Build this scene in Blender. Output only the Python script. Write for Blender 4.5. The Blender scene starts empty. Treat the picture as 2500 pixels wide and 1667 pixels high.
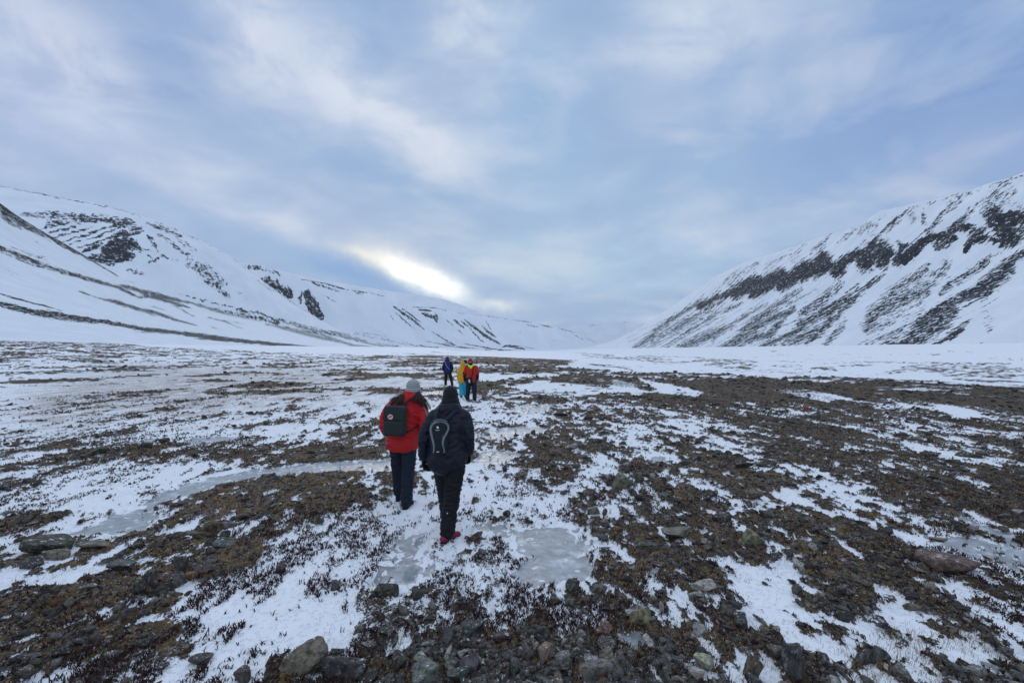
import bpy, bmesh, math, random
import numpy as np
from mathutils import Vector, Matrix

# ------------------------------------------------------------------ camera
SC = bpy.context.scene
COL = SC.collection
F = 1111.0            # focal length in pixels of the 2500 px wide photograph (16 mm on full frame)
HC = 2.1              # eye height above the tundra
PITCH = math.atan(19.5 / F)
cam_d = bpy.data.cameras.new('camera')
cam = bpy.data.objects.new('camera', cam_d)
COL.objects.link(cam)
cam_d.sensor_width = 36.0
cam_d.lens = 36.0 * F / 2500.0
cam_d.clip_start = 0.05
cam_d.clip_end = 60000.0
cam.location = (0, 0, HC)
cam.rotation_euler = (math.pi / 2 + PITCH, 0, 0)
SC.camera = cam
SC.view_settings.view_transform = 'Standard'
SC.view_settings.look = 'None'
SC.view_settings.exposure = 0.22
SC.view_settings.gamma = 1.0
SC.cycles.volume_bounces = 0
SC.cycles.max_bounces = 3
SC.cycles.diffuse_bounces = 2
SC.cycles.glossy_bounces = 1

CP, SP = math.cos(PITCH), math.sin(PITCH)


def ray(px, py):
    """direction through a photograph pixel, scaled to unit depth (world y = 1)"""
    dx = (np.asarray(px, float) - 1250.0) / F
    dy = (833.5 - np.asarray(py, float)) / F
    y = CP - dy * SP
    return dx / y, (SP + dy * CP) / y


def at(px, py, Y):
    a, b = ray(px, py)
    return np.stack([a * Y, np.asarray(Y, float) + 0 * a, HC + b * Y], -1)


def on_ground(px, py, z=0.0):
    a, b = ray(px, py)
    Y = (z - HC) / b
    return a * Y, Y


def to_px(x, y, z):
    zc = z - HC
    d = np.maximum(y * CP + zc * SP, 1e-3)
    v = -y * SP + zc * CP
    return 1250.0 + F * x / d, 833.5 - F * v / d


def lin(c):
    return tuple((v / 255 / 12.92) if v <= 10 else ((v / 255 + 0.055) / 1.055) ** 2.4 for v in c)


# ------------------------------------------------------------------ node helper
class Nodes:
    def __init__(self, tree):
        self.t = tree
        tree.nodes.clear()

    def __call__(self, typ, ins=None, **props):
        n = self.t.nodes.new(typ)
        for k, v in props.items():
            setattr(n, k, v)
        for k, v in (ins or {}).items():
            s = n.inputs[k]
            if isinstance(v, bpy.types.NodeSocket):
                self.t.links.new(v, s)
            elif isinstance(v, bpy.types.Node):
                self.t.links.new(v.outputs[0], s)
            else:
                if s.type == 'RGBA' and len(v) == 3:
                    v = (*v, 1)
                s.default_value = v
        return n

    def math(self, op, a, b=0.0, c=0.0, clamp=False):
        return self('ShaderNodeMath', {0: a, 1: b, 2: c}, operation=op, use_clamp=clamp).outputs[0]

    def smooth(self, v, lo, hi, a=0.0, b=1.0):
        return self('ShaderNodeMapRange', {0: v, 1: lo, 2: hi, 3: a, 4: b}, interpolation_type='SMOOTHSTEP').outputs[0]

    def mix(self, f, a, b, mode='MIX'):
        n = self('ShaderNodeMix', {}, data_type='RGBA', blend_type=mode)
        for idx, v in ((0, f), (6, a), (7, b)):
            s = n.inputs[idx]
            if isinstance(v, bpy.types.NodeSocket):
                self.t.links.new(v, s)
            else:
                s.default_value = (*v, 1) if (idx > 0 and len(v) == 3) else v
        return n.outputs[2]

    def mixf(self, f, a, b):
        return self.math('MULTIPLY_ADD', f, self.math('SUBTRACT', b, a), a)

    def scale(self, vec, s):
        return self('ShaderNodeVectorMath', {0: vec, 1: s}, operation='MULTIPLY').outputs[0]

    def noise(self, vec, scale, detail=4.0, rough=0.55, dist=0.0, out=0):
        return self('ShaderNodeTexNoise', {'Vector': vec, 'Scale': scale, 'Detail': detail, 'Roughness': rough, 'Distortion': dist}).outputs[out]

    def attr(self, name, out=2, typ='GEOMETRY'):
        return self('ShaderNodeAttribute', attribute_name=name, attribute_type=typ).outputs[out]


# ------------------------------------------------------------------ sky
def build_world():
    w = bpy.data.worlds.new('World')
    SC.world = w
    w.use_nodes = True
    N = Nodes(w.node_tree)
    co = N('ShaderNodeTexCoord').outputs['Generated']
    sep = N('ShaderNodeSeparateXYZ', {0: co})
    x, y, z = sep.outputs[0], sep.outputs[1], sep.outputs[2]
    zz = N.math('ADD', N.math('ABSOLUTE', z), 0.13)
    cp = N('ShaderNodeCombineXYZ', {0: N.math('DIVIDE', x, zz), 1: N.math('DIVIDE', y, zz), 2: 0.0}).outputs[0]
    cs = N.scale(co, (1.0, 1.0, 2.4))
    warp = N.noise(cs, 4.2, 6.0, 0.6, 0.0, 1)
    wsep = N('ShaderNodeSeparateXYZ', {0: warp})
    az = N.math('ADD', N.math('ARCTAN2', x, y), N.math('MULTIPLY', N.math('SUBTRACT', wsep.outputs[0], 0.5), 0.13))
    el0 = N.math('ARCSINE', z)
    wamp = N.smooth(el0, 0.02, 0.5, 0.03, 0.11)
    el = N.math('ADD', el0, N.math('MULTIPLY', N.math('SUBTRACT', wsep.outputs[1], 0.5), wamp))
    v = N('ShaderNodeCombineXYZ', {0: az, 1: el, 2: 0.0}).outputs[0]
    # less warped coordinate for the sharp break in the cloud near the horizon
    v2 = N('ShaderNodeCombineXYZ', {0: N.math('ADD', N.math('ARCTAN2', x, y), N.math('MULTIPLY', N.math('SUBTRACT', N.noise(co, 14.0, 5.0, 0.6), 0.5), 0.05)),
                                    1: N.math('ADD', el0, N.math('MULTIPLY', N.math('SUBTRACT', N.noise(co, 19.0, 5.0, 0.6), 0.5), 0.034)), 2: 0.0}).outputs[0]
    # base: lavender left, bluer right and overhead
    fx = N.smooth(az, -0.9, 1.0)
    col = N.mix(fx, lin((166, 184, 216)), lin((146, 173, 212)))
    

    mn = N.noise(N.scale(co, (1.0, 1.0, 2.0)), 6.0, 6.0, 0.6, 0.6)
    mod = N.smooth(mn, 0.34, 0.60, 0.42, 1.25)
    mod2 = N.smooth(mn, 0.36, 0.66, 1.15, 0.55)

    def blob(col, px, py, rx, ry, tilt, c, strength, gain=1.0, sharp=False):
        a, b = ray(px, py)
        A = math.atan(a)
        E = math.atan2(b, math.hypot(a, 1.0))
        m = N('ShaderNodeMapping', {'Vector': v2 if sharp else v, 'Location': (A, E, 0), 'Rotation': (0, 0, math.radians(-tilt)),
                                    'Scale': (rx / F * math.cos(A), ry / F * math.cos(E), 1)}, vector_type='TEXTURE')
        d = N('ShaderNodeVectorMath', {0: m.outputs[0]}, operation='LENGTH').outputs['Value']
        g = N.math('EXPONENT', N.math('MULTIPLY', N.math('MULTIPLY', d, d), -1.0))
        light = c[0] > 178 and not sharp
        g = N.math('MULTIPLY', g, strength)
        if light:
            g = N.math('MULTIPLY', g, mod)
        elif not sharp:
            g = N.math('MULTIPLY', g, mod2)
        cc = tuple(k * gain * (1.10 if light else 1.0) for k in lin(c))
        return N.mix(g, col, cc)
    B = [
        (120, -20, 460, 120, 6, (122, 150, 200), .95),
        (160, 180, 190, 100, 40, (198, 201, 219), .9),
        (30, 260, 170, 90, 10, (156, 172, 214), .6),
        (630, 95, 190, 100, 42, (201, 204, 221), .95),
        (420, 60, 110, 70, 30, (150, 172, 212), .5),
        (860, 50, 150, 120, 20, (138, 168, 210), .95),
        (1150, 80, 90, 110, -10, (208, 213, 224), .95),
        (1200, 120, 26, 34, 20, (226, 226, 226), .6),
        (880, 230, 190, 95, 26, (200, 205, 221), .85),
        (720, 190, 60, 110, 0, (158, 180, 215), .5),
        (1010, 330, 230, 80, 22, (202, 206, 221), .85),
        (1270, 250, 130, 130, 10, (184, 197, 219), .7),
        (1150, 210, 70, 60, 0, (172, 186, 214), .6),
        (330, 330, 250, 50, 14, (182, 192, 218), .5),
        (950, 435, 330, 50, 10, (146, 174, 212), .9),
        (180, 400, 220, 40, 14, (158, 178, 216), .6),
        (430, 470, 230, 32, 14, (192, 198, 218), .75),
        (690, 545, 110, 26, 16, (202, 208, 222), .6),
        (520, 545, 150, 26, 16, (154, 178, 216), .75),
        (1120, 560, 200, 45, 12, (164, 184, 213), .7),
        (1330, 380, 150, 220, 0, (142, 174, 213), .8),
        (1320, 120, 60, 160, 10, (150, 178, 214), .6),
        (1420, 60, 60, 50, 0, (146, 172, 208), .6),
        (1680, 85, 150, 100, 10, (193, 200, 217), .95),
        (1960, 100, 160, 50, 0, (168, 180, 212), .6),
        (1820, 235, 130, 80, 10, (142, 170, 212), .85),
        (1600, 260, 90, 60, 0, (168, 184, 214), .6),
        (2080, 330, 160, 110, 20, (136, 165, 211), .85),
        (2400, 100, 360, 260, 0, (122, 151, 203), .9),
        (2330, 400, 180, 50, -8, (158, 174, 212), .7),
        (1450, 480, 300, 80, 0, (168, 190, 219), .7),
        (1650, 440, 120, 50, 0, (140, 174, 212), .5),
        (1400, 650, 420, 90, 0, (176, 200, 223), .85),
        (1760, 575, 170, 28, -4, (184, 196, 220), .75),
        (1900, 520, 180, 30, 0, (140, 170, 210), .5),
        (1560, 690, 120, 16, 0, (184, 200, 222), .5),
        (1600, 772, 100, 9, 0, (205, 212, 228), .7),
    ]
    for b in B:
        col = blob(col, *b)
    # wispy fine structure of the cloud deck
    n1 = N.noise(cs, 3.4, 6.0, 0.55, 0.5)
    n2 = N.noise(cp, 2.2, 6.0, 0.5, 0.3)
    f = N.math('ADD', N.math('MULTIPLY', N.math('SUBTRACT', n1, 0.50), 1.6), N.math('MULTIPLY', N.math('SUBTRACT', n2, 0.5), 1.2))
    col = N.mix(N.math('MULTIPLY', N.math('ABSOLUTE', f), 1.0, clamp=True),
                col, N.mix(N.smooth(f, -0.01, 0.01), lin((134, 160, 204)), lin((220, 221, 229))))
    S = [
        (720, 628, 150, 18, 12, (160, 184, 219), .7, 1.0),
        (985, 636, 120, 38, 24, (216, 217, 224), .8, 1.0),
        (850, 666, 140, 26, 15, (130, 167, 214), .95, 1.0),
        (960, 714, 110, 20, 20, (132, 167, 212), .9, 1.0),
        (890, 626, 50, 11, 20, (246, 239, 226), .7, 1.0),
        (970, 652, 78, 20, 22, (252, 244, 230), .95, 1.05),
        (1045, 684, 84, 24, 25, (255, 251, 240), 1.0, 1.6),
        (1215, 746, 46, 11, 3, (226, 229, 233), .9, 1.0),
    ]
    for b in S:
        col = blob(col, *b, sharp=True)
    sky = N('ShaderNodeTexSky', sky_type='NISHITA', sun_disc=False, sun_elevation=math.radians(9), sun_rotation=math.radians(-10))
    skc = N.scale(sky.outputs[0], (0.05, 0.05, 0.05))
    col = N.mix(0.02, col, skc)
    # unseen sky overhead and behind the camera, brightened as added light on the ground
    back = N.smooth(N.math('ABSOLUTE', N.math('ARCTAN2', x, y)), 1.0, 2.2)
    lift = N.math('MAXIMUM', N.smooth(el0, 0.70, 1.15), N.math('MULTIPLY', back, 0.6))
    gr = N('ShaderNodeRGBToBW', {0: col}).outputs[0]
    grc = N('ShaderNodeCombineColor', {0: N.math('MULTIPLY', gr, .98), 1: gr, 2: N.math('MULTIPLY', gr, 1.03)}).outputs[0]
    col = N.mix(0.08, col, grc)
    col = N.scale(col, (.93, .965, .955))
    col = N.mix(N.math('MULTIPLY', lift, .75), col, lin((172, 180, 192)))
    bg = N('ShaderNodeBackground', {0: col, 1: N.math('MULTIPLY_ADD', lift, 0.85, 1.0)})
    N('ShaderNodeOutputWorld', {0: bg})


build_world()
# the sun stands behind the bright break in the cloud, ahead and a little to the left
sd = bpy.data.lights.new('sun', 'SUN')
sd.energy = 0.8
sd.angle = math.radians(25)
sd.color = (1.0, 0.93, 0.82)
sun = bpy.data.objects.new('sun', sd)
COL.objects.link(sun)
_az, _el = math.radians(-10), math.radians(9)
_dir = Vector((math.sin(_az) * math.cos(_el), math.cos(_az) * math.cos(_el), math.sin(_el)))
sun.rotation_euler = _dir.to_track_quat('Z', 'Y').to_euler()
sun.location = (0, 0, 50)


# ------------------------------------------------------------------ numpy noise
def _hash(ix, iy, seed):
    h = (ix * 374761393 + iy * 668265263 + seed * 974634777) & 0xFFFFFFFF
    h = ((h ^ (h >> 13)) * 1274126177) & 0xFFFFFFFF
    h = ((h ^ (h >> 16)) * 2246822519) & 0xFFFFFFFF
    return (h ^ (h >> 15)) & 0xFFFFFFFF


def gnoise(x, y, seed=0):
    """gradient noise, about -0.7 .. 0.7"""
    xi = np.floor(x).astype(np.int64)
    yi = np.floor(y).astype(np.int64)
    fx, fy = x - xi, y - yi
    u = fx * fx * fx * (fx * (fx * 6 - 15) + 10)
    v = fy * fy * fy * (fy * (fy * 6 - 15) + 10)
    r = []
    for dx, dy in ((0, 0), (1, 0), (0, 1), (1, 1)):
        a = _hash(xi + dx, yi + dy, seed) * (2 * math.pi / 4294967296.0)
        r.append(np.cos(a) * (fx - dx) + np.sin(a) * (fy - dy))
    return (r[0] * (1 - u) + r[1] * u) * (1 - v) + (r[2] * (1 - u) + r[3] * u) * v


def fbm(x, y, seed=0, octs=4, rough=0.5):
    s, a, t = 0.0, 1.0, 0.0
    for o in range(octs):
        s = s + a * gnoise(x * 2 ** o + 17.3 * o, y * 2 ** o - 9.1 * o, seed + o)
        t += a
        a *= rough
    return s / t * 1.6


def sstep(x, a, b):
    t = np.clip((x - a) / (b - a), 0, 1)
    return t * t * (3 - 2 * t)


def poly_sd(x, y, P):
    """signed distance to a closed polygon, positive inside"""
    P = np.asarray(P, float)
    d = np.full(x.shape, 1e18)
    ins = np.zeros(x.shape, bool)
    for i in range(len(P)):
        ax, ay = P[i]
        bx, by = P[(i + 1) % len(P)]
        ex, ey = bx - ax, by - ay
        t = np.clip(((x - ax) * ex + (y - ay) * ey) / (ex * ex + ey * ey + 1e-12), 0, 1)
        d = np.minimum(d, (x - ax - t * ex) ** 2 + (y - ay - t * ey) ** 2)
        c = ((ay > y) != (by > y))
        with np.errstate(divide='ignore', invalid='ignore'):
            c &= x < (bx - ax) * (y - ay) / (by - ay + (by == ay) * 1e-12) + ax
        ins ^= c
    d = np.sqrt(d)
    return np.where(ins, d, -d)


def strokes(px, py, S):
    """soft strokes: list of (points, width_px, strength) -> max coverage"""
    out = np.zeros(px.shape)
    for pts, w, s in S:
        P = np.asarray(pts, float)
        x0, y0 = P.min(0) - 2 * w
        x1, y1 = P.max(0) + 2 * w
        m = (px > x0) & (px < x1) & (py > y0) & (py < y1)
        if not m.any():
            continue
        X, Y = px[m], py[m]
        d = np.full(X.shape, 1e9)
        sl = np.concatenate([[0], np.cumsum(np.hypot(*np.diff(P, axis=0).T))])
        tot = sl[-1] + 1e-9
        long_ = min(1.0, max(0.0, tot / w / 3 - .5))
        for i in range(len(P) - 1):
            ax, ay = P[i]
            ex, ey = P[i + 1] - P[i]
            L2 = ex * ex + ey * ey + 1e-9
            t = np.clip(((X - ax) * ex + (Y - ay) * ey) / L2, 0, 1)
            q = (sl[i] + t * (sl[i + 1] - sl[i])) / tot
            wf = 1 - long_ + long_ * (.25 + .75 * np.sin(np.pi * np.clip(q, 0, 1)) ** .6)
            d = np.minimum(d, np.hypot(X - ax - t * ex, Y - ay - t * ey) / wf)
        v = s * (1 - sstep(d, 0.15 * w, 0.85 * w))
        out[m] = np.maximum(out[m], v)
    return out


# ------------------------------------------------------------------ mesh helpers
def mesh_from(name, verts, faces, mat=None, smooth=True, attrs=None, uv=None):
    """verts (n,3); faces (m,k) array or a list of arrays with their own k"""
    me = bpy.data.meshes.new(name)
    verts = np.asarray(verts, np.float32)
    groups = [np.asarray(f, np.int32) for f in (faces if isinstance(faces, list) else [faces]) if len(f)]
    me.vertices.add(len(verts))
    me.vertices.foreach_set('co', verts.ravel())
    loops = np.concatenate([g.ravel() for g in groups])
    sizes = np.concatenate([np.full(len(g), g.shape[1], np.int32) for g in groups])
    starts = np.concatenate([[0], np.cumsum(sizes)[:-1]]).astype(np.int32)
    me.loops.add(len(loops))
    me.loops.foreach_set('vertex_index', loops)
    me.polygons.add(len(sizes))
    me.polygons.foreach_set('loop_start', starts)
    me.polygons.foreach_set('loop_total', sizes)
    me.polygons.foreach_set('use_smooth', np.full(len(sizes), smooth))
    for k, v in (attrs or {}).items():
        v = np.asarray(v, np.float32)
        if v.ndim == 2:
            a = me.attributes.new(k, 'FLOAT_COLOR', 'POINT')
            a.data.foreach_set('color', np.c_[v, np.ones(len(v), np.float32)].astype(np.float32).ravel())
        else:
            a = me.attributes.new(k, 'FLOAT', 'POINT')
            a.data.foreach_set('value', v.ravel())
    if uv is not None:
        l = me.uv_layers.new(name='UVMap')
        l.data.foreach_set('uv', np.asarray(uv, np.float32)[loops].ravel())
    me.update(calc_edges=True)
    if mat:
        me.materials.append(mat)
    return me


def link(name, me, parent=None):
    o = bpy.data.objects.new(name, me)
    COL.objects.link(o)
    if parent:
        o.parent = parent
    return o


def tag(o, label=None, cat=None, group=None, kind=None):
    if label:
        o['label'] = label
    if cat:
        o['category'] = cat
    if group:
        o['group'] = group
    if kind:
        o['kind'] = kind
    return o


def grid_faces(nr, nc):
    i = np.arange(nr * nc).reshape(nr, nc)
    return np.stack([i[:-1, :-1], i[:-1, 1:], i[1:, 1:], i[1:, :-1]], -1).reshape(-1, 4)


def material(name):
    m = bpy.data.materials.new(name)
    m.use_nodes = True
    return m, Nodes(m.node_tree)


SNOW = (0.80, 0.81, 0.84)
# ------------------------------------------------------------------ ground layout
# how bare of snow the tundra is (0 all snow .. 9 all stone and soil), surveyed on a coarse net of bearings
ROWS_Y = [862, 875, 890, 910, 940, 980, 1030, 1090, 1160, 1240, 1330, 1430, 1540, 1667]
COLS_X = [125 * i for i in range(21)]
BARE = """
655433335899998888888
754333347999997777777
311222346788888888888
422234344465688799999
222233344455688889999
222221232345568687789
223545665336656887888
366546765337646787667
421124455446666787678
311366521235566565567
376662100113688766344
676421010003688767645
663200001235688676865
421014566888677667885
"""
HEATH = """
000000000000000000000
000000000000000000000
000000000000000000000
000000000000000000000
000000000000000000000
000000000001000000000
012210000111100000000
026764210002210000010
145301210144443100122
531144664355432001464
220138872331210002443
011145310486422000155
345751016887643000033
555136754333331111122
"""
GRASS = """
000000000000000000000
002334432210000000000
125655554321000000000
146777765432000000000
367777766543200000000
577776655432200000000
566554433322221100000
421122222222222110011
100001111122222211122
000000111112232222222
012100001111233222223
121000001111332223322
110000012222333322222
000000122222222222222
"""


def _digits(s):
    return np.array([[int(c) for c in l] for l in s.strip().splitlines()], float) / 9.0


G_BARE, G_HEATH, G_GRASS = _digits(BARE), _digits(HEATH), _digits(GRASS)


def lookup(G, px, py):
    j = np.clip(px / 125.0, 0, 19.999)
    i = np.interp(py, ROWS_Y, np.arange(len(ROWS_Y)))
    i = np.clip(i, 0, len(ROWS_Y) - 1.001)
    a, b = i.astype(int), j.astype(int)
    fi, fj = i - a, j - b
    return (G[a, b] * (1 - fj) + G[a, b + 1] * fj) * (1 - fi) + (G[a + 1, b] * (1 - fj) + G[a + 1, b + 1] * fj) * fi


def round_off(P, n=2):
    P = np.asarray(P, float)
    for _ in range(n):
        Q = np.roll(P, -1, 0)
        P = np.stack([P * .75 + Q * .25, P * .25 + Q * .75], 1).reshape(-1, 2)
    return P


def gpoly(pts):
    P = np.array(pts, float)
    X, Y = on_ground(P[:, 0], P[:, 1])
    return np.stack([X, Y], -1)


ICE = [(round_off(gpoly(p)), s, soft) for p, s, soft in [
    ([(1290, 1290), (1340, 1282), (1388, 1290), (1422, 1314), (1440, 1350), (1445, 1380), (1424, 1406), (1378, 1422), (1325, 1428), (1278, 1416), (1246, 1390), (1262, 1364), (1270, 1342), (1250, 1318), (1258, 1300)], 1.0, .05),
    ([(1150, 1283), (1200, 1277), (1250, 1288), (1246, 1314), (1200, 1302)], .72, .05),
    ([(1378, 1296), (1410, 1285), (1446, 1266), (1458, 1272), (1425, 1300), (1408, 1318)], .8, .05),
    ([(1040, 1302), (1045, 1312), (1038, 1350), (1089, 1387), (1072, 1414), (1010, 1420), (970, 1421), (899, 1411), (915, 1384), (935, 1336), (970, 1305)], .62, .05),
    ([(1000, 1118), (900, 1124), (760, 1131), (600, 1150), (470, 1172), (400, 1200), (335, 1240), (250, 1275), (150, 1300), (170, 1313), (330, 1299), (388, 1290), (394, 1262), (380, 1240), (425, 1215), (520, 1187), (640, 1167), (760, 1153), (900, 1150), (1000, 1148)], .9, .12),
    ([(1160, 1055), (1290, 1040), (1350, 1046), (1300, 1062), (1200, 1078), (1150, 1072)], .8, .2),
    ([(1150, 1110), (1210, 1098), (1285, 1105), (1280, 1122), (1220, 1138), (1160, 1130)], .9, .15),
    ([(1240, 1000), (1290, 985), (1355, 988), (1340, 1003), (1270, 1015)], .7, .2),
    ([(425, 1078), (500, 1062), (590, 1064), (560, 1078), (480, 1088)], .9, .2),
    ([(285, 1082), (400, 1066), (395, 1074), (320, 1086)], .7, .2),
    ([(60, 1055), (200, 1046), (260, 1050), (120, 1066)], .5, .3),
    ([(1010, 960), (1120, 950), (1180, 955), (1080, 966)], .7, .4),
    ([(1581, 1114), (1631, 1112), (1630, 1130), (1590, 1134)], .6, .1),
    ([(1480, 925), (1540, 932), (1560, 946), (1500, 944)], .7, .5),
    ([(1870, 946), (2000, 962), (2070, 978), (2000, 980), (1900, 962)], .5, .4),
    ([(2340, 1262), (2440, 1286), (2510, 1318), (2510, 1405), (2440, 1376), (2330, 1340), (2262, 1316), (2310, 1308), (2380, 1318), (2440, 1322), (2390, 1296)], .85, .08),
    ([(2370, 1605), (2450, 1620), (2510, 1650), (2510, 1667), (2420, 1640)], .6, .06),
    ([(1500, 1560), (1545, 1548), (1570, 1575), (1580, 1600), (1530, 1590)], .6, .05),
]]
DIRT = [(gpoly(p), v) for p, v in [
    ([(400, 1262), (430, 1225), (520, 1187), (600, 1165), (760, 1150), (880, 1152), (900, 1165), (850, 1205), (745, 1238), (640, 1262), (560, 1280), (470, 1278)], .93),
    ([(-60, 1400), (60, 1352), (170, 1332), (300, 1312), (450, 1302), (560, 1312), (645, 1350), (640, 1382), (545, 1402), (480, 1400), (400, 1432), (385, 1450), (300, 1462), (280, 1490), (230, 1512), (140, 1545), (0, 1570), (-80, 1600), (-80, 1470), (80, 1440), (210, 1405), (150, 1392)], .97),
    ([(-60, 1600), (100, 1560), (180, 1530), (280, 1515), (360, 1525), (400, 1550), (280, 1580), (150, 1610), (40, 1650), (-60, 1680)], .9),
    ([(330, 1510), (370, 1470), (420, 1460), (425, 1480), (380, 1505)], .9),
    ([(380, 965), (420, 955), (500, 962), (520, 972), (450, 980)], .0),
    ([(80, 1112), (230, 1095), (330, 1082), (560, 1078), (700, 1080), (640, 1105), (420, 1112), (200, 1125)], .8),
    ([(1660, 1160), (1820, 1145), (1960, 1170), (2020, 1230), (1990, 1262), (1880, 1215), (1760, 1180)], .93),
    ([(1900, 1320), (2060, 1340), (2140, 1430), (2120, 1480), (1990, 1430)], .95),
    ([(2240, 1450), (2320, 1480), (2430, 1560), (2420, 1590), (2290, 1560)], .93),
    ([(960, 1650), (1000, 1590), (1070, 1560), (1170, 1532), (1330, 1540), (1440, 1575), (1480, 1620), (1600, 1680), (960, 1690)], .9),
]]
SNOWY = [(gpoly(p), v) for p, v in [
    ([(20, 1430), (110, 1398), (190, 1392), (225, 1400), (150, 1425), (60, 1448), (10, 1450)], .0),
    ([(1870, 1190), (1960, 1195), (2010, 1250), (1980, 1262), (1900, 1225)], .2),
    ([(1960, 1135), (2080, 1165), (2200, 1220), (2330, 1290), (2250, 1280), (2120, 1220), (1990, 1165)], .27),
    ([(1740, 1160), (1850, 1150), (1790, 1165)], .2),
    ([(2130, 1440), (2180, 1440), (2280, 1540), (2240, 1560), (2150, 1490)], .27),
    ([(2250, 1400), (2350, 1440), (2500, 1540), (2500, 1600), (2380, 1520), (2260, 1450)], .27),
    ([(1860, 1400), (1930, 1420), (1960, 1460), (1900, 1450)], .27),
    ([(1930, 1565), (2000, 1570), (2010, 1610), (1950, 1600)], .27),
    ([(1830, 1600), (1900, 1590), (1940, 1680), (1860, 1680)], .27),
    ([(2280, 1590), (2400, 1600), (2480, 1680), (2380, 1660)], .27),
    ([(1560, 925), (1640, 940), (1720, 960), (1700, 972), (1620, 962), (1590, 945)], .15),
    ([(1870, 945), (1990, 955), (2080, 975), (2020, 984), (1930, 966)], .27),
    ([(2260, 985), (2380, 1000), (2420, 1022), (2330, 1020)], .15),
    ([(1610, 1000), (1690, 1010), (1720, 1040), (1640, 1040)], .2),
    ([(1440, 1230), (1600, 1180), (1620, 1230), (1560, 1300), (1480, 1290)], .35),
    ([(1355, 898), (1378, 880), (1560, 880), (1560, 908)], .0),
]]
# river edge of the terrace: everything to its right lies on the lower valley floor
EDGE = np.array([(120, -120), (60, -30), (41, 8), (31, 24), (26, 31), (19, 36), (11.5, 43), (7.5, 49), (5, 54), (6.5, 70), (11.5, 92),
                 (6, 112), (-5, 130), (-14, 180), (-40, 320), (-90, 600), (-160, 1000), (-260, 1700), (-300, 3000), (-300, 12000)], float)


def edge_sd(x, y):
    """signed distance from the terrace edge, positive on the river side"""
    best = np.full(x.shape, 1e18)
    side = np.zeros(x.shape)
    for i in range(len(EDGE) - 1):
        ax, ay = EDGE[i]
        ex, ey = EDGE[i + 1] - EDGE[i]
        t = np.clip(((x - ax) * ex + (y - ay) * ey) / (ex * ex + ey * ey), 0, 1)
        d = (x - ax - t * ex) ** 2 + (y - ay - t * ey) ** 2
        c = (x - ax) * ey - (y - ay) * ex
        m = d < best
        best = np.where(m, d, best)
        side = np.where(m, np.sign(c), side)
    return np.sqrt(best) * side


BY_X = [-500, 0, 268, 383, 650, 900, 1100, 1200, 1382]
BY_Y = [824, 830, 835, 847, 858, 867, 868, 871, 879]

PLAIN_STROKES = [  # dark gravel bars and grassy banks on the valley floor
    ([(1500, 873), (1570, 874), (1640, 878)], 6, .6), ([(1640, 886), (1700, 880), (1790, 879), (1850, 884)], 8, .62),
    ([(1720, 890), (1800, 886), (1850, 893)], 7, .75), ([(1760, 897), (1840, 898)], 6, .8), ([(1560, 880), (1640, 884)], 5, .5),
    ([(1880, 893), (1960, 893)], 6, .6), ([(1940, 903), (1965, 900)], 4, .6),
    ([(1975, 908), (1985, 899), (2030, 900), (2046, 906)], 8, .85), ([(2050, 893), (2130, 892)], 5, .55),
    ([(2000, 888), (2100, 884), (2200, 884), (2340, 888), (2500, 888)], 5, .4),
    ([(2140, 913), (2200, 905), (2290, 898)], 8, .65), ([(2200, 896), (2350, 900), (2500, 903)], 22, .55),
    ([(2330, 925), (2400, 930), (2500, 934)], 8, .7), ([(2300, 915), (2420, 918), (2500, 918)], 10, .55),
    ([(1430, 889), (1500, 894), (1545, 904)], 5, .9), ([(1405, 861), (1500, 868), (1440, 872)], 3, .6),
    ([(1420, 866), (1480, 874), (1540, 876)], 4, .6), ([(1540, 868), (1720, 873)], 3, .4),
    ([(1880, 858), (1900, 857)], 2, .8), ([(2260, 866), (2300, 866)], 1.5, .8), ([(2310, 857), (2380, 860)], 2, .6),
    ([(1225, 847), (1260, 852)], 4, .7), ([(1040, 858), (1120, 863)], 2, .6), ([(960, 862), (1100, 866)], 2, .5),
]

_rs = np.random.RandomState(5)
_sx, _sy = _rs.uniform(-40, 40, 20000), _rs.uniform(2, 80, 20000)


def patch_noise(x, y):
    wx = x + 0.35 * gnoise(x / 1.3, y / 2.1, 901)
    n = (0.20 * gnoise(wx / 4.2, y / 8.5, 11) + 0.34 * gnoise(wx / 1.05, y / 2.6, 12)
         + 0.38 * gnoise(wx / 0.38, y / 0.85, 13) + 0.34 * gnoise(x / 0.15, y / 0.26, 14) + 0.24 * gnoise(x / 0.055, y / 0.09, 15))
    return n


def patch_noise_far(x, y):
    wx = x + 1.5 * gnoise(x / 9, y / 9, 911)
    return (0.50 * gnoise(wx / 9.0, y / 8.0, 21) + 0.42 * gnoise(wx / 3.2, y / 3.6, 22) + 0.36 * gnoise(wx / 1.1, y / 1.4, 23)
            + 0.24 * gnoise(x / .4, y / .5, 24))


_qy = np.linspace(0, 1, len(_sx))
_q = np.sort(patch_noise(_sx, _sy))
_qf = np.sort(patch_noise_far(_sx * 5, _sy * 5))

FOOT = [(-.62, 2.9), (-.35, 3.15), (-.5, 3.5), (-.2, 3.7), (-.42, 4.0), (-.16, 4.2), (-.85, 3.3), (-.7, 3.8), (-.95, 4.3), (-.3, 4.55), (-.62, 4.6),
        (-.35, 4.9), (-1.0, 5.0), (-.75, 5.4), (-.5, 5.3), (-1.15, 5.7), (-.9, 6.0), (-.6, 2.5), (-.95, 2.7), (-1.3, 3.2), (-.1, 3.2), (-1.25, 4.2), (-.45, 2.2)]


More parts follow.
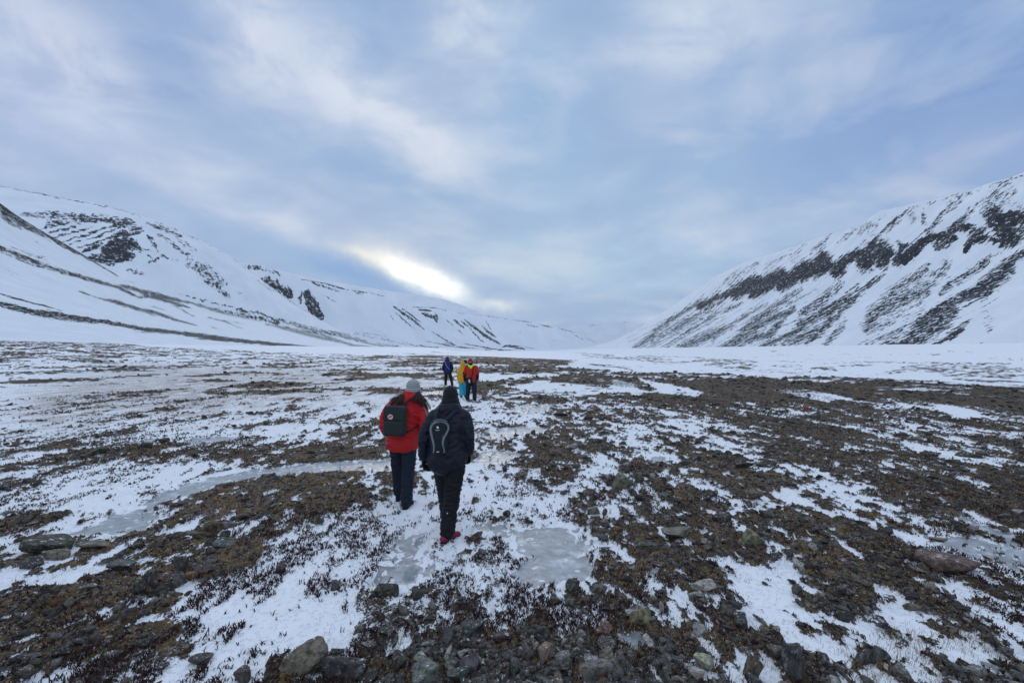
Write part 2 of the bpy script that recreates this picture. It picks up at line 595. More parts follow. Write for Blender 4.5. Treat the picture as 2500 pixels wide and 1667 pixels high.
def base_h(x, y, esd):
    rise = 0.026 * np.maximum(-x - 20, 0) * sstep(y, 30, 160)
    z = rise + 0.10 * gnoise(x / 9, y / 14, 31) * sstep(np.hypot(x, y), 8, 25) + 0.6 * gnoise(x / 60, y / 90, 35) * sstep(y, 60, 160) * (x < 0)
    depth = 8.0 * sstep(esd, 0, 26) + 0.012 * np.clip(esd - 60, 0, 800) * 0
    far = np.maximum(esd - 120, 0)
    z = z * (1 - sstep(esd, 0, 20)) - depth
    z = z + 1.2 * gnoise(x / 120, y / 150, 36) * sstep(esd, 60, 300)
    z = z + np.where(x > 300, 0.05 * np.clip(x - 430, 0, 600) * sstep(esd, 60, 200), 0)
    return z - 0.0008 * np.maximum(y - 1500, 0) * sstep(esd, 0, 200)


def fields(x, y, detail=True):
    """height and cover of the ground at world positions"""
    shp = x.shape
    x, y = x.ravel().astype(float), y.ravel().astype(float)
    esd = edge_sd(x, y)
    esd = esd + 0.5 * gnoise(x / 3, y / 3, 41) * (np.abs(esd) < 30)
    zb = base_h(x, y, esd)
    px, py = to_px(x, y, zb)
    kf = sstep(y, 11, 26)
    q = np.interp(patch_noise(x, y), _q, _qy) * (1 - kf) + np.interp(patch_noise_far(x, y), _qf, _qy) * kf
    dens = lookup(G_BARE, px + 25 * gnoise(x / 2.0, y / 3.0, 51), py)
    near = y < 60
    soil = np.zeros(x.shape)
    wob = 0.26 * gnoise(x / .35, y / .6, 61) + 0.12 * gnoise(x / .1, y / .14, 62)
    for P, v in DIRT + SNOWY:
        m = near & (x > P[:, 0].min() - 1) & (x < P[:, 0].max() + 1) & (y > P[:, 1].min() - 1) & (y < P[:, 1].max() + 1)
        if m.any():
            sd = poly_sd(x[m], y[m], P) + wob[m]
            w = sstep(sd, -0.08, 0.10)
            dens[m] = dens[m] * (1 - w) + v * w
            if v > .8:
                soil[m] = np.maximum(soil[m], w)
    bare = sstep(dens * 0.90 - q, -0.17, 0.17)
    # behind / beyond the mottled terrace
    by = np.interp(px, BY_X, BY_Y)
    on = sstep(py - by, -1.0, 1.0) + (y < 20)
    on = np.clip(on, 0, 1) * (1 - sstep(esd, 0.5, 3.0))
    st = strokes(px + 9 * gnoise(x / 13, y / 30, 91) + 5 * gnoise(x / 4, y / 9, 92), py + 2.2 * gnoise(x / 9, y / 22, 93), PLAIN_STROKES)
    pn = np.interp(fbm(x / 14, y / 22, 77, 4, .6), [-.55, .55], [0, 1])
    tex = fbm(x / 5, y / 13, 78, 3, .6)
    plain = st * 1.5 * sstep(tex + .5 * (pn - .5), -.30, .32) + (esd > 30) * (py > 862) * (px > 1390) * .55 * sstep(tex + .9 * gnoise(x / 34, y / 60, 95), .12, .75)
    plain = np.clip(plain, 0, .85)
    bare = bare * on + plain * (1 - on)
    grass = lookup(G_GRASS, px, py) * on
    heath = lookup(G_HEATH, px, py) * on
    ice = np.zeros(x.shape)
    for P, s, soft in ICE:
        m = (x > P[:, 0].min() - 1) & (x < P[:, 0].max() + 1) & (y > P[:, 1].min() - 1) & (y < P[:, 1].max() + 1)
        if m.any():
            k = soft / .05
            sd = poly_sd(x[m], y[m], P) + 0.17 * k ** .5 * gnoise(x[m] / .30, y[m] / .4, 71) + .08 * gnoise(x[m] / .09, y[m] / .12, 72)
            w = sstep(sd, -0.012 * k, 0.03 * k)
            spots = gnoise(x[m] / .10, y[m] / .17, 73) + .5 * gnoise(x[m] / .05, y[m] / .07, 74) + .3 * gnoise(x[m] / .3, y[m] / .5, 75)
            w = w * sstep(spots, -0.05 - (s - .55) * 1.35, 0.02 - (s - .55) * 1.35)
            ice[m] = np.maximum(ice[m], w)
    bare = bare * (1 - ice)
    # relief
    r1 = gnoise(x / .22, y / .3, 81)
    lump = fbm(x / .11, y / .13, 82, 3, .6)
    fade = 1.0
    z = zb + bare * on * (0.035 + 0.035 * r1 + 0.022 * lump + 0.012 * gnoise(x / .03, y / .035, 83))
    far_rough = on * bare * sstep(y, 18, 60)
    z = z + far_rough * (0.22 * np.abs(gnoise(x / .9, y / 1.4, 84)) + .05)
    z = z + (1 - bare) * (1 - ice) * on * (0.018 * gnoise(x / .5, y / .8, 85) + 0.011 * gnoise(x / .14, y / .2, 86) + 0.004 * gnoise(x / .035, y / .05, 87))
    z = z - ice * 0.012
    for fx, fy in FOOT:
        d = np.hypot((x - fx) / .055, (y - fy) / .13)
        m = d < 2.2
        z[m] += (-0.050 * np.exp(-d[m] ** 2) + 0.016 * np.exp(-(d[m] - 1.3) ** 2 * 6)) * (1 - bare[m])
    r = dict(z=z, bare=bare, ice=ice, grass=grass, heath=heath, on=on, px=px, py=py, q=q, soil=soil)
    return {k: np.asarray(v).reshape(shp) for k, v in r.items()}


def ground_z(x, y):
    return float(fields(np.array([x]), np.array([y]))['z'][0])


def ground_material():
    m, N = material('tundra_ground')
    P = N('ShaderNodeTexCoord').outputs['Object']
    bare, ice, grass, heath = N.attr('bare'), N.attr('ice'), N.attr('grass'), N.attr('heath')
    geo = N('ShaderNodeSeparateXYZ', {0: P})
    Pn = N.scale(P, (1.0, 0.62, 1.0))
    n1 = N.noise(Pn, 22.0, 7.0, 0.62)
    n2 = N.noise(P, 75.0, 5.0, 0.65)
    n0 = N.noise(N.scale(P, (1.0, 0.5, 1.0)), 6.5, 8.0, 0.68)
    b = N.math('ADD', N.math('MULTIPLY_ADD', bare, 0.51, 0.145), N.math('ADD', N.math('MULTIPLY', N.math('SUBTRACT', n1, 0.5), 1.7), N.math('MULTIPLY', N.math('SUBTRACT', n0, 0.5), 1.3)))
    b = N.math('ADD', b, N.math('MULTIPLY', N.math('SUBTRACT', n2, 0.5), 0.9))
    B = N.math('MULTIPLY', N.smooth(b, 0.42, 0.56), N.smooth(bare, 0.02, 0.22))
    # colour of the bare ground: soil, gravel, stone chips, dead moss
    dn = N.noise(P, 3.1, 5.0, 0.6)
    dn2 = N.noise(P, 11.0, 6.0, 0.65)
    soil = N.mix(N.smooth(dn2, 0.35, 0.65), (0.044, 0.029, 0.017), (0.190, 0.122, 0.058))
    dark = N.mix(N.smooth(n2, 0.35, 0.65), (0.017, 0.011, 0.008), (0.112, 0.070, 0.035))
    so = N.attr('soil')
    c = N.mix(N.smooth(N.math('MULTIPLY_ADD', so, .16, dn), 0.44, 0.58), dark, soil)
    vor = N('ShaderNodeTexVoronoi', {'Vector': N.scale(P, (1, .8, 1)), 'Scale': 34.0, 'Randomness': 1.0}, feature='F1')
    vs = N('ShaderNodeSeparateXYZ', {0: vor.outputs['Color']})
    chip = N.smooth(vs.outputs[0], 0.38, 0.44)
    chipc = N.mix(vs.outputs[1], (0.040, 0.037, 0.033), (0.26, 0.22, 0.165))
    chipd = N.smooth(vor.outputs['Distance'], 0.30, 0.42, 1.0, 0.0)
    c = N.mix(N.math('MULTIPLY', chip, chipd), c, chipc)
    vor2 = N('ShaderNodeTexVoronoi', {'Vector': P, 'Scale': 70.0}, feature='F1')
    v2s = N('ShaderNodeSeparateXYZ', {0: vor2.outputs['Color']})
    c = N.mix(N.math('MULTIPLY', N.smooth(v2s.outputs[0], 0.80, 0.84), N.smooth(vor2.outputs['Distance'], .25, .4, 1, 0)), c, (0.46, 0.46, 0.48))
    moss = N.math('MULTIPLY', N.smooth(N.noise(P, 2.9, 4.0, 0.65), 0.56, 0.63), N.smooth(n1, 0.45, 0.6))
    c = N.mix(N.math('MULTIPLY', moss, 0.8), c, (0.21, 0.145, 0.028))
    red = N.math('MULTIPLY', N.smooth(N.noise(P, 4.7, 3.0, 0.6), 0.58, 0.66), N.math('MULTIPLY_ADD', so, -.5, .75))
    c = N.mix(red, c, N.mix(n2, (0.022, 0.011, 0.011), (0.10, 0.045, 0.035)))
    # snow with a thin veil of dead grass showing through
    g1 = N.noise(N.scale(P, (1.0, 0.30, 1.0)), 34.0, 6.0, 0.7, 0.6)
    g2 = N.noise(N.scale(P, (1.0, 0.5, 1.0)), 1.4, 4.0, 0.6)
    gthr = N.math('ADD', N.math('MULTIPLY', grass, 0.42), N.math('MULTIPLY', N.math('SUBTRACT', g2, 0.5), 0.55))
    gmask = N.smooth(N.math('SUBTRACT', gthr, N.math('MULTIPLY', g1, 0.62)), -0.13, 0.10)
    gmask = N.math('MULTIPLY', gmask, N.smooth(grass, 0.02, 0.3))
    gc = N.mix(N.noise(P, 6.0, 3.0, 0.5), (0.22, 0.16, 0.085), (0.30, 0.21, 0.165))
    snowc = N.mix(N.noise(P, 5.0, 5.0, 0.6), (0.72, 0.735, 0.77), (0.84, 0.85, 0.87))
    s = N.mix(N.math('MULTIPLY', gmask, 0.62), snowc, gc)
    # fine dark debris on the snow
    deb = N.noise(N.scale(P, (1, .55, 1)), 60.0, 4.0, 0.75)
    debm = N.math('MULTIPLY', N.smooth(N.math('ADD', deb, N.math('MULTIPLY', bare, .3)), 0.635, 0.68), N.smooth(N.math('ADD', N.math('ADD', bare, heath), N.math('MULTIPLY', N.noise(P, 1.7, 3.0), .5)), 0.30, 0.7))
    s = N.mix(N.math('MULTIPLY', debm, .85), s, (0.03, 0.018, 0.016))
    # frozen puddles
    icn = N.noise(P, 9.0, 6.0, 0.6)
    icc = N.mix(N.smooth(icn, .3, .7), (0.25, 0.265, 0.28), (0.40, 0.415, 0.43))
    icc = N.mix(N.math('MULTIPLY', N.smooth(N.noise(P, 3.0, 4.0, .6), .52, .68), .5), icc, (0.20, 0.185, 0.17))
    iv = N('ShaderNodeTexVoronoi', {'Vector': N('ShaderNodeVectorMath', {0: P, 1: N.scale(N.noise(P, 5.0, 3.0, .6, 0, 1), (.25, .25, 0))}, operation='ADD').outputs[0], 'Scale': 7.5}, feature='F1').outputs['Distance']
    icc = N.mix(N.math('MULTIPLY', N.smooth(iv, .16, .22, 1, 0), .9), icc, (0.74, 0.75, 0.78))
    icc = N.mix(N.smooth(N.noise(P, 4.3, 6.0, .65), .50, .68, 0, .75), icc, (0.62, 0.64, 0.67))
    icb = N.smooth(N.math('ADD', ice, N.math('MULTIPLY', N.math('SUBTRACT', N.math('ADD', n0, n1), 1.0), 1.1)), .35, .62)
    c = N.mix(B, s, c)
    col = N.mix(icb, c, icc)
    hb = N.math('ADD', N.math('MULTIPLY', N.math('ADD', n2, N.math('MULTIPLY', n1, 1.3)), B), N.math('MULTIPLY', chipd, N.math('MULTIPLY', chip, .6)))
    hs = N.math('ADD', N.math('MULTIPLY', N.noise(P, 40.0, 5.0, .6), 0.28), N.math('MULTIPLY', N.noise(P, 11.0, 4.0, .6), 0.7))
    h = N.math('MULTIPLY', N.math('ADD', hb, hs), N.math('SUBTRACT', 1.0, icb))
    bump = N('ShaderNodeBump', {'Strength': 0.75, 'Distance': 0.022, 'Height': h})
    rough = N.mixf(icb, 0.85, N.smooth(icn, .3, .7, .34, .6))
    bs = N('ShaderNodeBsdfPrincipled', {'Base Color': col, 'Roughness': rough, 'Normal': bump.outputs[0], 'Specular IOR Level': N.mixf(icb, 0.12, 0.22)})
    N('ShaderNodeOutputMaterial', {0: bs})
    return m


def build_ground():
    s = 2.0
    Ys = [1.45]
    while Ys[-1] < 13000:
        Y = Ys[-1]
        Ys.append(Y + min(s * Y * Y / 2333.0, 0.030 * Y))
    Ys = np.array(Ys)
    U = np.linspace(-1.75, 1.75, 1500)
    Y, Ug = np.meshgrid(Ys, U, indexing='ij')
    X = Ug * Y
    f = fields(X, Y)
    V = np.stack([X, Y, f['z']], -1).reshape(-1, 3)
    faces = grid_faces(len(Ys), len(U))
    # snow behind the photographer, joined on to the near edge
    yb = np.array([-400, -150, -50, -15, -5, -1.5, 0.3, 1.4499])
    xb = np.concatenate([-np.geomspace(2.5375, 500, 14)[::-1], np.linspace(-2.2, 2.2, 12), np.geomspace(2.5375, 500, 14)])
    YB, XB = np.meshgrid(yb, xb, indexing='ij')
    VB = np.stack([XB, YB, np.where(YB > 1, -0.02, -0.04) + 0 * XB], -1).reshape(-1, 3)
    FB = grid_faces(len(yb), len(xb)) + len(V)
    # side skirts beyond the net
    att = {}
    for k in ('bare', 'ice', 'grass', 'heath', 'soil'):
        att[k] = np.concatenate([f[k].ravel(), np.full(len(VB), 0.35 if k == 'bare' else 0.0)])
    me = mesh_from('tundra', np.concatenate([V, VB]), np.concatenate([faces, FB])[:, ::-1][:, ::-1], ground_material(), True, att)
    o = link('ground', me)
    tag(o, kind='structure')
    return o


build_ground()


# ------------------------------------------------------------------ mountains
def mountain_material(name, rock=((0.008, 0.010, 0.014), (0.038, 0.039, 0.044)), su=1 / 7.0, sv=1 / 45.0, speck=1 / 5.0, k=1.5, grain=.85, snow=1.0):
    m, N = material(name)
    uv = N('ShaderNodeUVMap', uv_map='UVMap').outputs[0]
    P = N('ShaderNodeTexCoord').outputs['Object']
    r = N.attr('rock')
    cl = N.attr('cliff')
    st = N.noise(N.scale(uv, (su, sv, 1)), 1.0, 6.0, 0.62, 0.3)
    sp = N.noise(N.scale(P, (1, 1, 1.6)), speck, 5.0, 0.7)
    lay = N.noise(N.scale(P, (.004, .004, .09)), 1.0, 5.0, 0.65)
    n = N.math('ADD', N.math('MULTIPLY', st, 0.52), N.math('MULTIPLY', sp, 0.48))
    n = N.mixf(N.math('MULTIPLY', cl, .35), n, lay)
    n = N.math('MULTIPLY_ADD', N.math('SUBTRACT', n, 0.5), 3.0, 0.5)
    f = N.math('SUBTRACT', N.math('MULTIPLY', N.math('SUBTRACT', r, 0.50), 0.80), N.math('SUBTRACT', n, 0.5))
    fac = N.smooth(f, -0.05, 0.05)
    fac = N.math('MULTIPLY', fac, N.smooth(r, 0.04, 0.30))
    fl = N.noise(N.scale(uv, (su * 1.1, su * .8, 1)), 1.0, 5.0, 0.65, 0.4)
    fac = N.math('MULTIPLY', fac, N.math('SUBTRACT', 1.0, N.smooth(N.math('MULTIPLY_ADD', cl, -.05, fl), .545, .61, 0, .9)))
    rc = N.mix(sp, rock[0], rock[1])
    rc = N.mix(N.math('MULTIPLY', cl, N.smooth(N.noise(P, .02, 4.0), .54, .66)), rc, (0.060, 0.045, 0.042))
    sn = N.mix(N.noise(N.scale(uv, (su * .12, sv * .25, 1)), 1.0, 5.0, 0.6), (0.58, 0.61, 0.66), (0.83, 0.84, 0.86))
    sn = N.scale(sn, (snow * .98, snow, snow * 1.01))
    col = N.mix(fac, sn, rc)
    bump = N('ShaderNodeBump', {'Strength': 0.55, 'Distance': 5.0, 'Height': N.math('ADD', N.math('MULTIPLY', n, fac), N.math('MULTIPLY', N.noise(N.scale(uv, (su * .35, sv * .3, 1)), 1.0, 4.0, .5), .5))})
    bs = N('ShaderNodeBsdfPrincipled', {'Base Color': col, 'Roughness': 0.85, 'Normal': bump.outputs[0], 'Specular IOR Level': 0.15})
    N('ShaderNodeOutputMaterial', {0: bs})
    return m


def resample(A, n, smooth=0):
    A = np.asarray(A, float)
    t = np.concatenate([[0], np.cumsum(np.linalg.norm(np.diff(A[:, :2], axis=0), axis=1))])
    tt = np.linspace(0, t[-1], n)
    B = np.stack([np.interp(tt, t, A[:, k]) for k in range(A.shape[1])], -1)
    for _ in range(smooth):
        C = B.copy()
        C[1:-1] = (B[:-2] + 2 * B[1:-1] + B[2:]) / 4
        B = C
    return B


def build_mountain(name, rows, prof, mat, S, nu=300, nv=160, amp=6.0, lu=60.0, seed=1, foot_z=None, smooth=6, cliffs=(), back=400.0, ridged=0.0, top_amp=0.0, extra=None, crest=1.0, wob=5.0, gain=1.15, teeth=0.0):
    """rows: (ridge px x, ridge px y, ridge depth, foot px x, foot depth)"""
    A = resample(rows, nu, smooth)
    R = at(A[:, 0], A[:, 1], A[:, 2])
    a, _ = ray(A[:, 3], 853.0)
    fx, fy = a * A[:, 4], A[:, 4]
    if foot_z is None:
        fz = fields(fx, fy)['z'] - 3.0
    else:
        fz = np.full(nu, float(foot_z))
    Fo = np.stack([fx, fy, fz], -1)
    v = np.linspace(0, 1, nv)
    vb = np.array([1.08, 1.2, 1.4, 1.7])
    VV = np.concatenate([v, vb])
    hx = Fo[:, None, :2] + (R - Fo)[:, None, :2] * VV[None, :, None]
    pv = prof(v)
    zf = Fo[:, None, 2] + (R - Fo)[:, None, 2] * pv[None]
    zb = R[:, None, 2] - (R - Fo)[:, None, 2] * (np.array([.06, .2, .5, 1.0])[None] * crest)
    Z = np.concatenate([zf, zb], 1)
    du = np.concatenate([[0], np.cumsum(np.linalg.norm(np.diff((R + Fo)[:, :2] / 2, axis=0), axis=1))])
    L = np.linalg.norm(R - Fo, axis=1)
    UU = np.repeat(du[:, None], len(VV), 1)
    LL = L[:, None] * VV[None]
    env = np.sin(np.pi * np.clip(VV, 0, 1)) ** .8 + top_amp * sstep(VV, .5, 1.0)
    n = fbm(UU / lu, LL / (lu * 4), seed, 4, .5)
    if ridged:
        rn = 1 - 2 * np.abs(gnoise(UU / lu, LL / (lu * 9), seed + 50)) * 1.6
        n = n * (1 - ridged) + rn * ridged
    Z = Z + amp * n * env[None]
    P = np.concatenate([hx, Z[..., None]], -1)
    px, py = to_px(P[..., 0], P[..., 1], P[..., 2])
    wl = lu * .35
    qx = px + wob * gnoise(UU / wl, LL / wl, seed + 70) + .7 * wob * gnoise(UU / wl * 2.7, LL / wl * 2.7, seed + 71) + .45 * wob * gnoise(UU / wl * 6, LL / wl * 6, seed + 74)
    qy = py + wob * .6 * gnoise(UU / wl, LL / wl, seed + 72) + .6 * wob * gnoise(UU / wl * 2.7, LL / wl * 2.7, seed + 73) + .4 * wob * gnoise(UU / wl * 6, LL / wl * 6, seed + 75)
    qy = qy + teeth * (2.2 * np.abs(gnoise(UU / 24, LL / 700, seed + 76)) + 1.2 * np.abs(gnoise(UU / 9, LL / 200, seed + 77)) - .7)
    rock = gain * strokes(qx.ravel(), qy.ravel(), S).reshape(px.shape)
    rock = rock * (1.0 + .42 * fbm(UU / (lu * .28), LL / (lu * .8), seed + 60, 3, .6) + .25 * gnoise(UU / (lu * .1), LL / (lu * .35), seed + 61))
    if extra is not None:
        rock = extra(px, py, UU, LL, VV, rock)
    cl = strokes(qx.ravel(), qy.ravel(), cliffs).reshape(px.shape) if len(cliffs) else np.zeros(px.shape)
    cl = cl * (.72 + .9 * gnoise(UU / 75, LL / 60, seed + 66) + .5 * gnoise(UU / 28, LL / 40, seed + 67)).clip(0, 1.1)
    rock = np.clip(rock + cl * (.18 + .5 * gnoise(UU / 16, LL / 120, seed + 64) + .3 * gnoise(UU / 50, LL / 9, seed + 65)), 0, 1.2) * (rock > .02)
    # cliffs are craggy
    crag = fbm(UU / 14, LL / 30, seed + 90, 4, .6)
    P[..., 2] += cl * crag * 9
    P[..., 0] -= cl * np.abs(fbm(UU / 22, LL / 50, seed + 95, 3, .6)) * 16 * np.sign(P[..., 0])
    vis = np.ones(px.shape)
    me = mesh_from(name, P.reshape(-1, 3), grid_faces(nu, len(VV)), mat, True,
                   {'rock': (rock * (VV[None] <= 1.3)).ravel(), 'cliff': cl.ravel()}, np.stack([UU, LL], -1).reshape(-1, 2))
    o = link(name, me)
    tag(o, kind='structure')
    return o


def c3(pts, w, s):     # left detail frame -> photograph pixels
    return ([(x / 2.6133, 400 + y / 2.6133) for x, y in pts], w / 2.6133, s)


def c4(pts, w, s):
    return ([(1500 + x / 2.352, 400 + y / 2.352) for x, y in pts], w / 2.352, s)


def c5(pts, w, s):
    return ([(560 + x / 2.352, 600 + y / 2.352) for x, y in pts], w / 2.352, s)


M_near = mountain_material('slope_near', su=1 / 4.0, sv=1 / 4.0, speck=1 / 2.6, rock=((0.012, 0.013, 0.015), (0.045, 0.043, 0.036)))
M_dome = mountain_material('slope_dome', su=1 / 11., sv=1 / 34., speck=1 / 10.)
M_wall = mountain_material('slope_wall', su=1 / 9., sv=1 / 30., speck=1 / 9.)
M_far = mountain_material('slope_far', su=1 / 22., sv=1 / 90., speck=1 / 18.)

M_end = mountain_material('slope_end', su=1 / 30., sv=1 / 120., speck=1 / 30., snow=.93)

# 1 near snow slope on the left
S_near = [
    c3([(-200, 60), (0, 262), (130, 345), (250, 430), (450, 540), (600, 620), (760, 715)], 34, .72),
    c3([(-300, 100), (0, 300), (160, 390), (330, 480)], 55, .58),
    c3([(0, 330), (130, 410)], 40, .42),
    c3([(-300, 400), (0, 535), (200, 615), (400, 690), (600, 742), (760, 790), (880, 850), (940, 850)], 30, .66),
    c3([(0, 555), (200, 640), (350, 680)], 20, .5),
    c3([(60, 530), (300, 610)], 12, .4),
    c3([(760, 770), (900, 812), (1050, 850), (1200, 885)], 34, .66), c3([(900, 830), (1080, 880), (1220, 920)], 26, .6),
    c3([(770, 715), (900, 745), (1100, 800)], 14, .5), c3([(780, 740), (1000, 790), (1090, 800)], 10, .4),
    c3([(1120, 825), (1300, 870), (1500, 920), (1700, 975)], 14, .5),
    c3([(1200, 880), (1400, 940), (1600, 980), (1800, 1020)], 34, .5), c3([(1250, 900), (1420, 950)], 16, .55),
    c3([(1050, 870), (1240, 975)], 12, .5),
    c3([(1580, 930), (1750, 990), (1900, 1030), (2100, 1080), (2340, 1130)], 30, .5),
    c3([(1700, 1020), (1850, 1060), (2050, 1110), (2250, 1150)], 26, .5), c3([(2060, 1055), (2200, 1085), (2352, 1140)], 10, .5),
    c3([(500, 810), (620, 855), (780, 890), (900, 930), (1000, 950), (1120, 995), (1250, 1030)], 24, .6),
    c3([(680, 870), (850, 920), (1000, 970)], 16, .6), c3([(930, 900), (1070, 940)], 7, .5),
    c3([(1310, 975), (1430, 1005), (1555, 1055)], 9, .55), c3([(1330, 985), (1560, 1020)], 6, .5), c3([(1330, 1035), (1430, 1062)], 5, .6),
    c3([(-300, 800), (0, 885), (200, 935), (350, 955), (500, 985), (700, 1012), (900, 1052), (1200, 1085), (1500, 1125), (1800, 1155), (2100, 1182), (2352, 1190)], 26, .92),
    c3([(0, 900), (100, 930), (300, 965), (480, 990), (650, 1010)], 46, .66), c3([(-200, 780), (0, 832), (200, 885), (400, 935)], 12, .62),
    c3([(850, 1070), (1000, 1075)], 7, .5), c3([(1270, 1115), (1500, 1130), (1750, 1150), (1850, 1165)], 16, .85),
    c3([(1240, 1115), (1330, 1120)], 8, .7), c3([(205, 482), (300, 550)], 5, .45), c3([(0, 670), (130, 720)], 30, .22), c3([(2350, 1195), (2700, 1200)], 6, .6),
    c5([(0, 350), (200, 430), (400, 490), (600, 540)], 12, .45), c5([(200, 450), (500, 500), (700, 570), (900, 590)], 18, .5),
    c5([(500, 490), (800, 560), (1000, 600)], 12, .5), c5([(720, 490), (900, 520)], 8, .4), c5([(850, 560), (1120, 605)], 10, .6),
    c5([(740, 600), (1050, 622), (1150, 628)], 7, .8),
    c5([(700, 500), (880, 535), (1050, 570), (1250, 590)], 9, .45), c5([(1120, 545), (1300, 580), (1500, 600)], 9, .45),
    c5([(1240, 555), (1300, 570)], 6, .6), c5([(1340, 560), (1560, 600), (1640, 605)], 8, .5),
    c5([(1562, 583), (1600, 572), (1650, 585), (1700, 594)], 12, .62), c5([(1620, 570), (1750, 590)], 5, .5),
    c5([(1200, 590), (1500, 610)], 6, .35), c5([(1450, 590), (1800, 610)], 6, .35), c5([(1870, 600), (2000, 596)], 4, .4),
]
S_low = [q for q in S_near if min(p[0] for p in q[0]) > 300]
build_mountain('hillside', [
    (-1000, 0, 420, -1000, 150), (-600, 160, 460, -600, 170), (-300, 300, 500, -300, 195), (0, 496, 600, 0, 215), (50, 532, 620, 80, 220), (100, 562, 650, 140, 228), (150, 590, 680, 200, 235), (191, 614, 700, 240, 240), (250, 650, 760, 300, 250),
    (306, 683, 850, 383, 262), (370, 705, 960, 460, 275), (450, 732, 1080, 540, 290), (560, 764, 1280, 650, 320), (700, 800, 1600, 800, 380), (850, 832, 2000, 930, 470),
    (1000, 850, 2400, 1050, 640), (1120, 857, 2800, 1160, 900), (1300, 861, 3500, 1330, 1400), (1400, 862, 4500, 1400, 2200)],
    lambda v: 0.40 * v + 0.60 * v ** 2.2, M_near, S_near, nu=460, nv=300, amp=3.0, lu=70, seed=3, smooth=8)

# 2 rounded mountain behind it
S_dome = [
    c3([(-40, 128), (0, 138), (400, 218), (700, 278), (900, 334)], 7, .62),
    c3([(120, 330), (300, 325), (480, 340), (650, 348), (850, 372)], 62, .50), c3([(470, 345), (650, 360), (840, 385)], 40, .58),
    c3([(300, 385), (380, 365)], 40, .55), c3([(250, 420), (450, 375), (600, 365)], 20, .6),
    c3([(300, 440), (420, 420), (520, 385)], 16, .62), c3([(340, 470), (480, 435), (600, 400)], 18, .62),
    c3([(400, 495), (560, 450), (700, 400), (860, 375)], 15, .68), c3([(430, 515), (640, 455), (780, 400), (880, 390)], 14, .68),
    c3([(480, 540), (620, 500), (700, 470)], 18, .66), c3([(690, 470), (780, 440), (910, 405)], 40, .66), c3([(780, 465), (920, 425)], 22, .72),
    c3([(520, 560), (570, 545), (660, 505)], 28, .76), c3([(560, 600), (660, 590), (760, 610), (820, 610)], 60, .70),
    c3([(690, 560), (740, 520), (820, 520)], 90, .82), c3([(770, 560), (830, 590)], 60, .74), c3([(640, 620), (720, 635)], 40, .6), c3([(860, 500), (890, 560)], 40, .55),
    c3([(930, 440), (960, 480), (1000, 530), (1010, 560)], 30, .52), c3([(930, 575), (990, 620)], 14, .5), c3([(945, 630), (1010, 605)], 26, .62),
    c3([(1030, 580), (1070, 600)], 24, .48), c3([(1100, 600), (1140, 615)], 16, .45), c3([(900, 545), (975, 555)], 14, .45),
    c3([(810, 675), (870, 690), (920, 695)], 34, .46),
    c3([(930, 380), (1000, 400), (1080, 430), (1180, 470)], 34, .50), c3([(1000, 450), (1080, 490), (1140, 550), (1230, 590)], 38, .44),
    c3([(1100, 450), (1180, 510), (1260, 560)], 34, .36), c3([(1200, 615), (1250, 670), (1330, 730), (1400, 780)], 80, .47),
    c3([(1280, 640), (1360, 700), (1450, 770)], 60, .38), c3([(1400, 810), (1460, 850)], 34, .42), c3([(1500, 800), (1580, 860)], 30, .22),
    c3([(700, 275), (800, 300), (900, 330), (1100, 410), (1200, 455), (1320, 510), (1450, 575)], 6, .42),
    c3([(0, 175), (400, 240)], 60, .10), c3([(1480, 600), (1560, 650), (1680, 745), (1760, 810), (1900, 905), (2060, 1000)], 8, .50), c3([(1640, 740), (1760, 830)], 14, .35),
]
build_mountain('mountain', [
    (-900, 330, 1500, -700, 500), (-400, 390, 1520, -300, 560), (-200, 420, 1550, -100, 600), (0, 452, 1600, 100, 700), (80, 468, 1620, 180, 760), (153, 482, 1650, 250, 800), (210, 491, 1680, 310, 860), (268, 504, 1700, 370, 900), (344, 526, 1750, 430, 980),
    (400, 545, 1800, 480, 1050), (459, 571, 1850, 540, 1120), (500, 590, 1900, 590, 1180), (536, 610, 1950, 640, 1250), (565, 628, 2000, 670, 1300), (593, 647, 2050, 710, 1380),
    (630, 676, 2120, 750, 1450), (670, 706, 2200, 790, 1560), (715, 739, 2300, 830, 1700), (765, 771, 2400, 870, 1850), (800, 793, 2500, 900, 2000), (842, 813, 2650, 940, 2200), (900, 834, 2850, 990, 2450), (1000, 853, 3200, 1080, 2900)],
    lambda v: 0.62 * v + 0.38 * (v * v * (3 - 2 * v)), M_dome, S_dome + S_low, nu=420, nv=240, amp=7.0, lu=130, seed=7, foot_z=-14, smooth=5, teeth=3.0,
    cliffs=[c3([(690, 560), (740, 520), (820, 520)], 100, .8), c3([(560, 600), (720, 600), (820, 600)], 60, .5)])

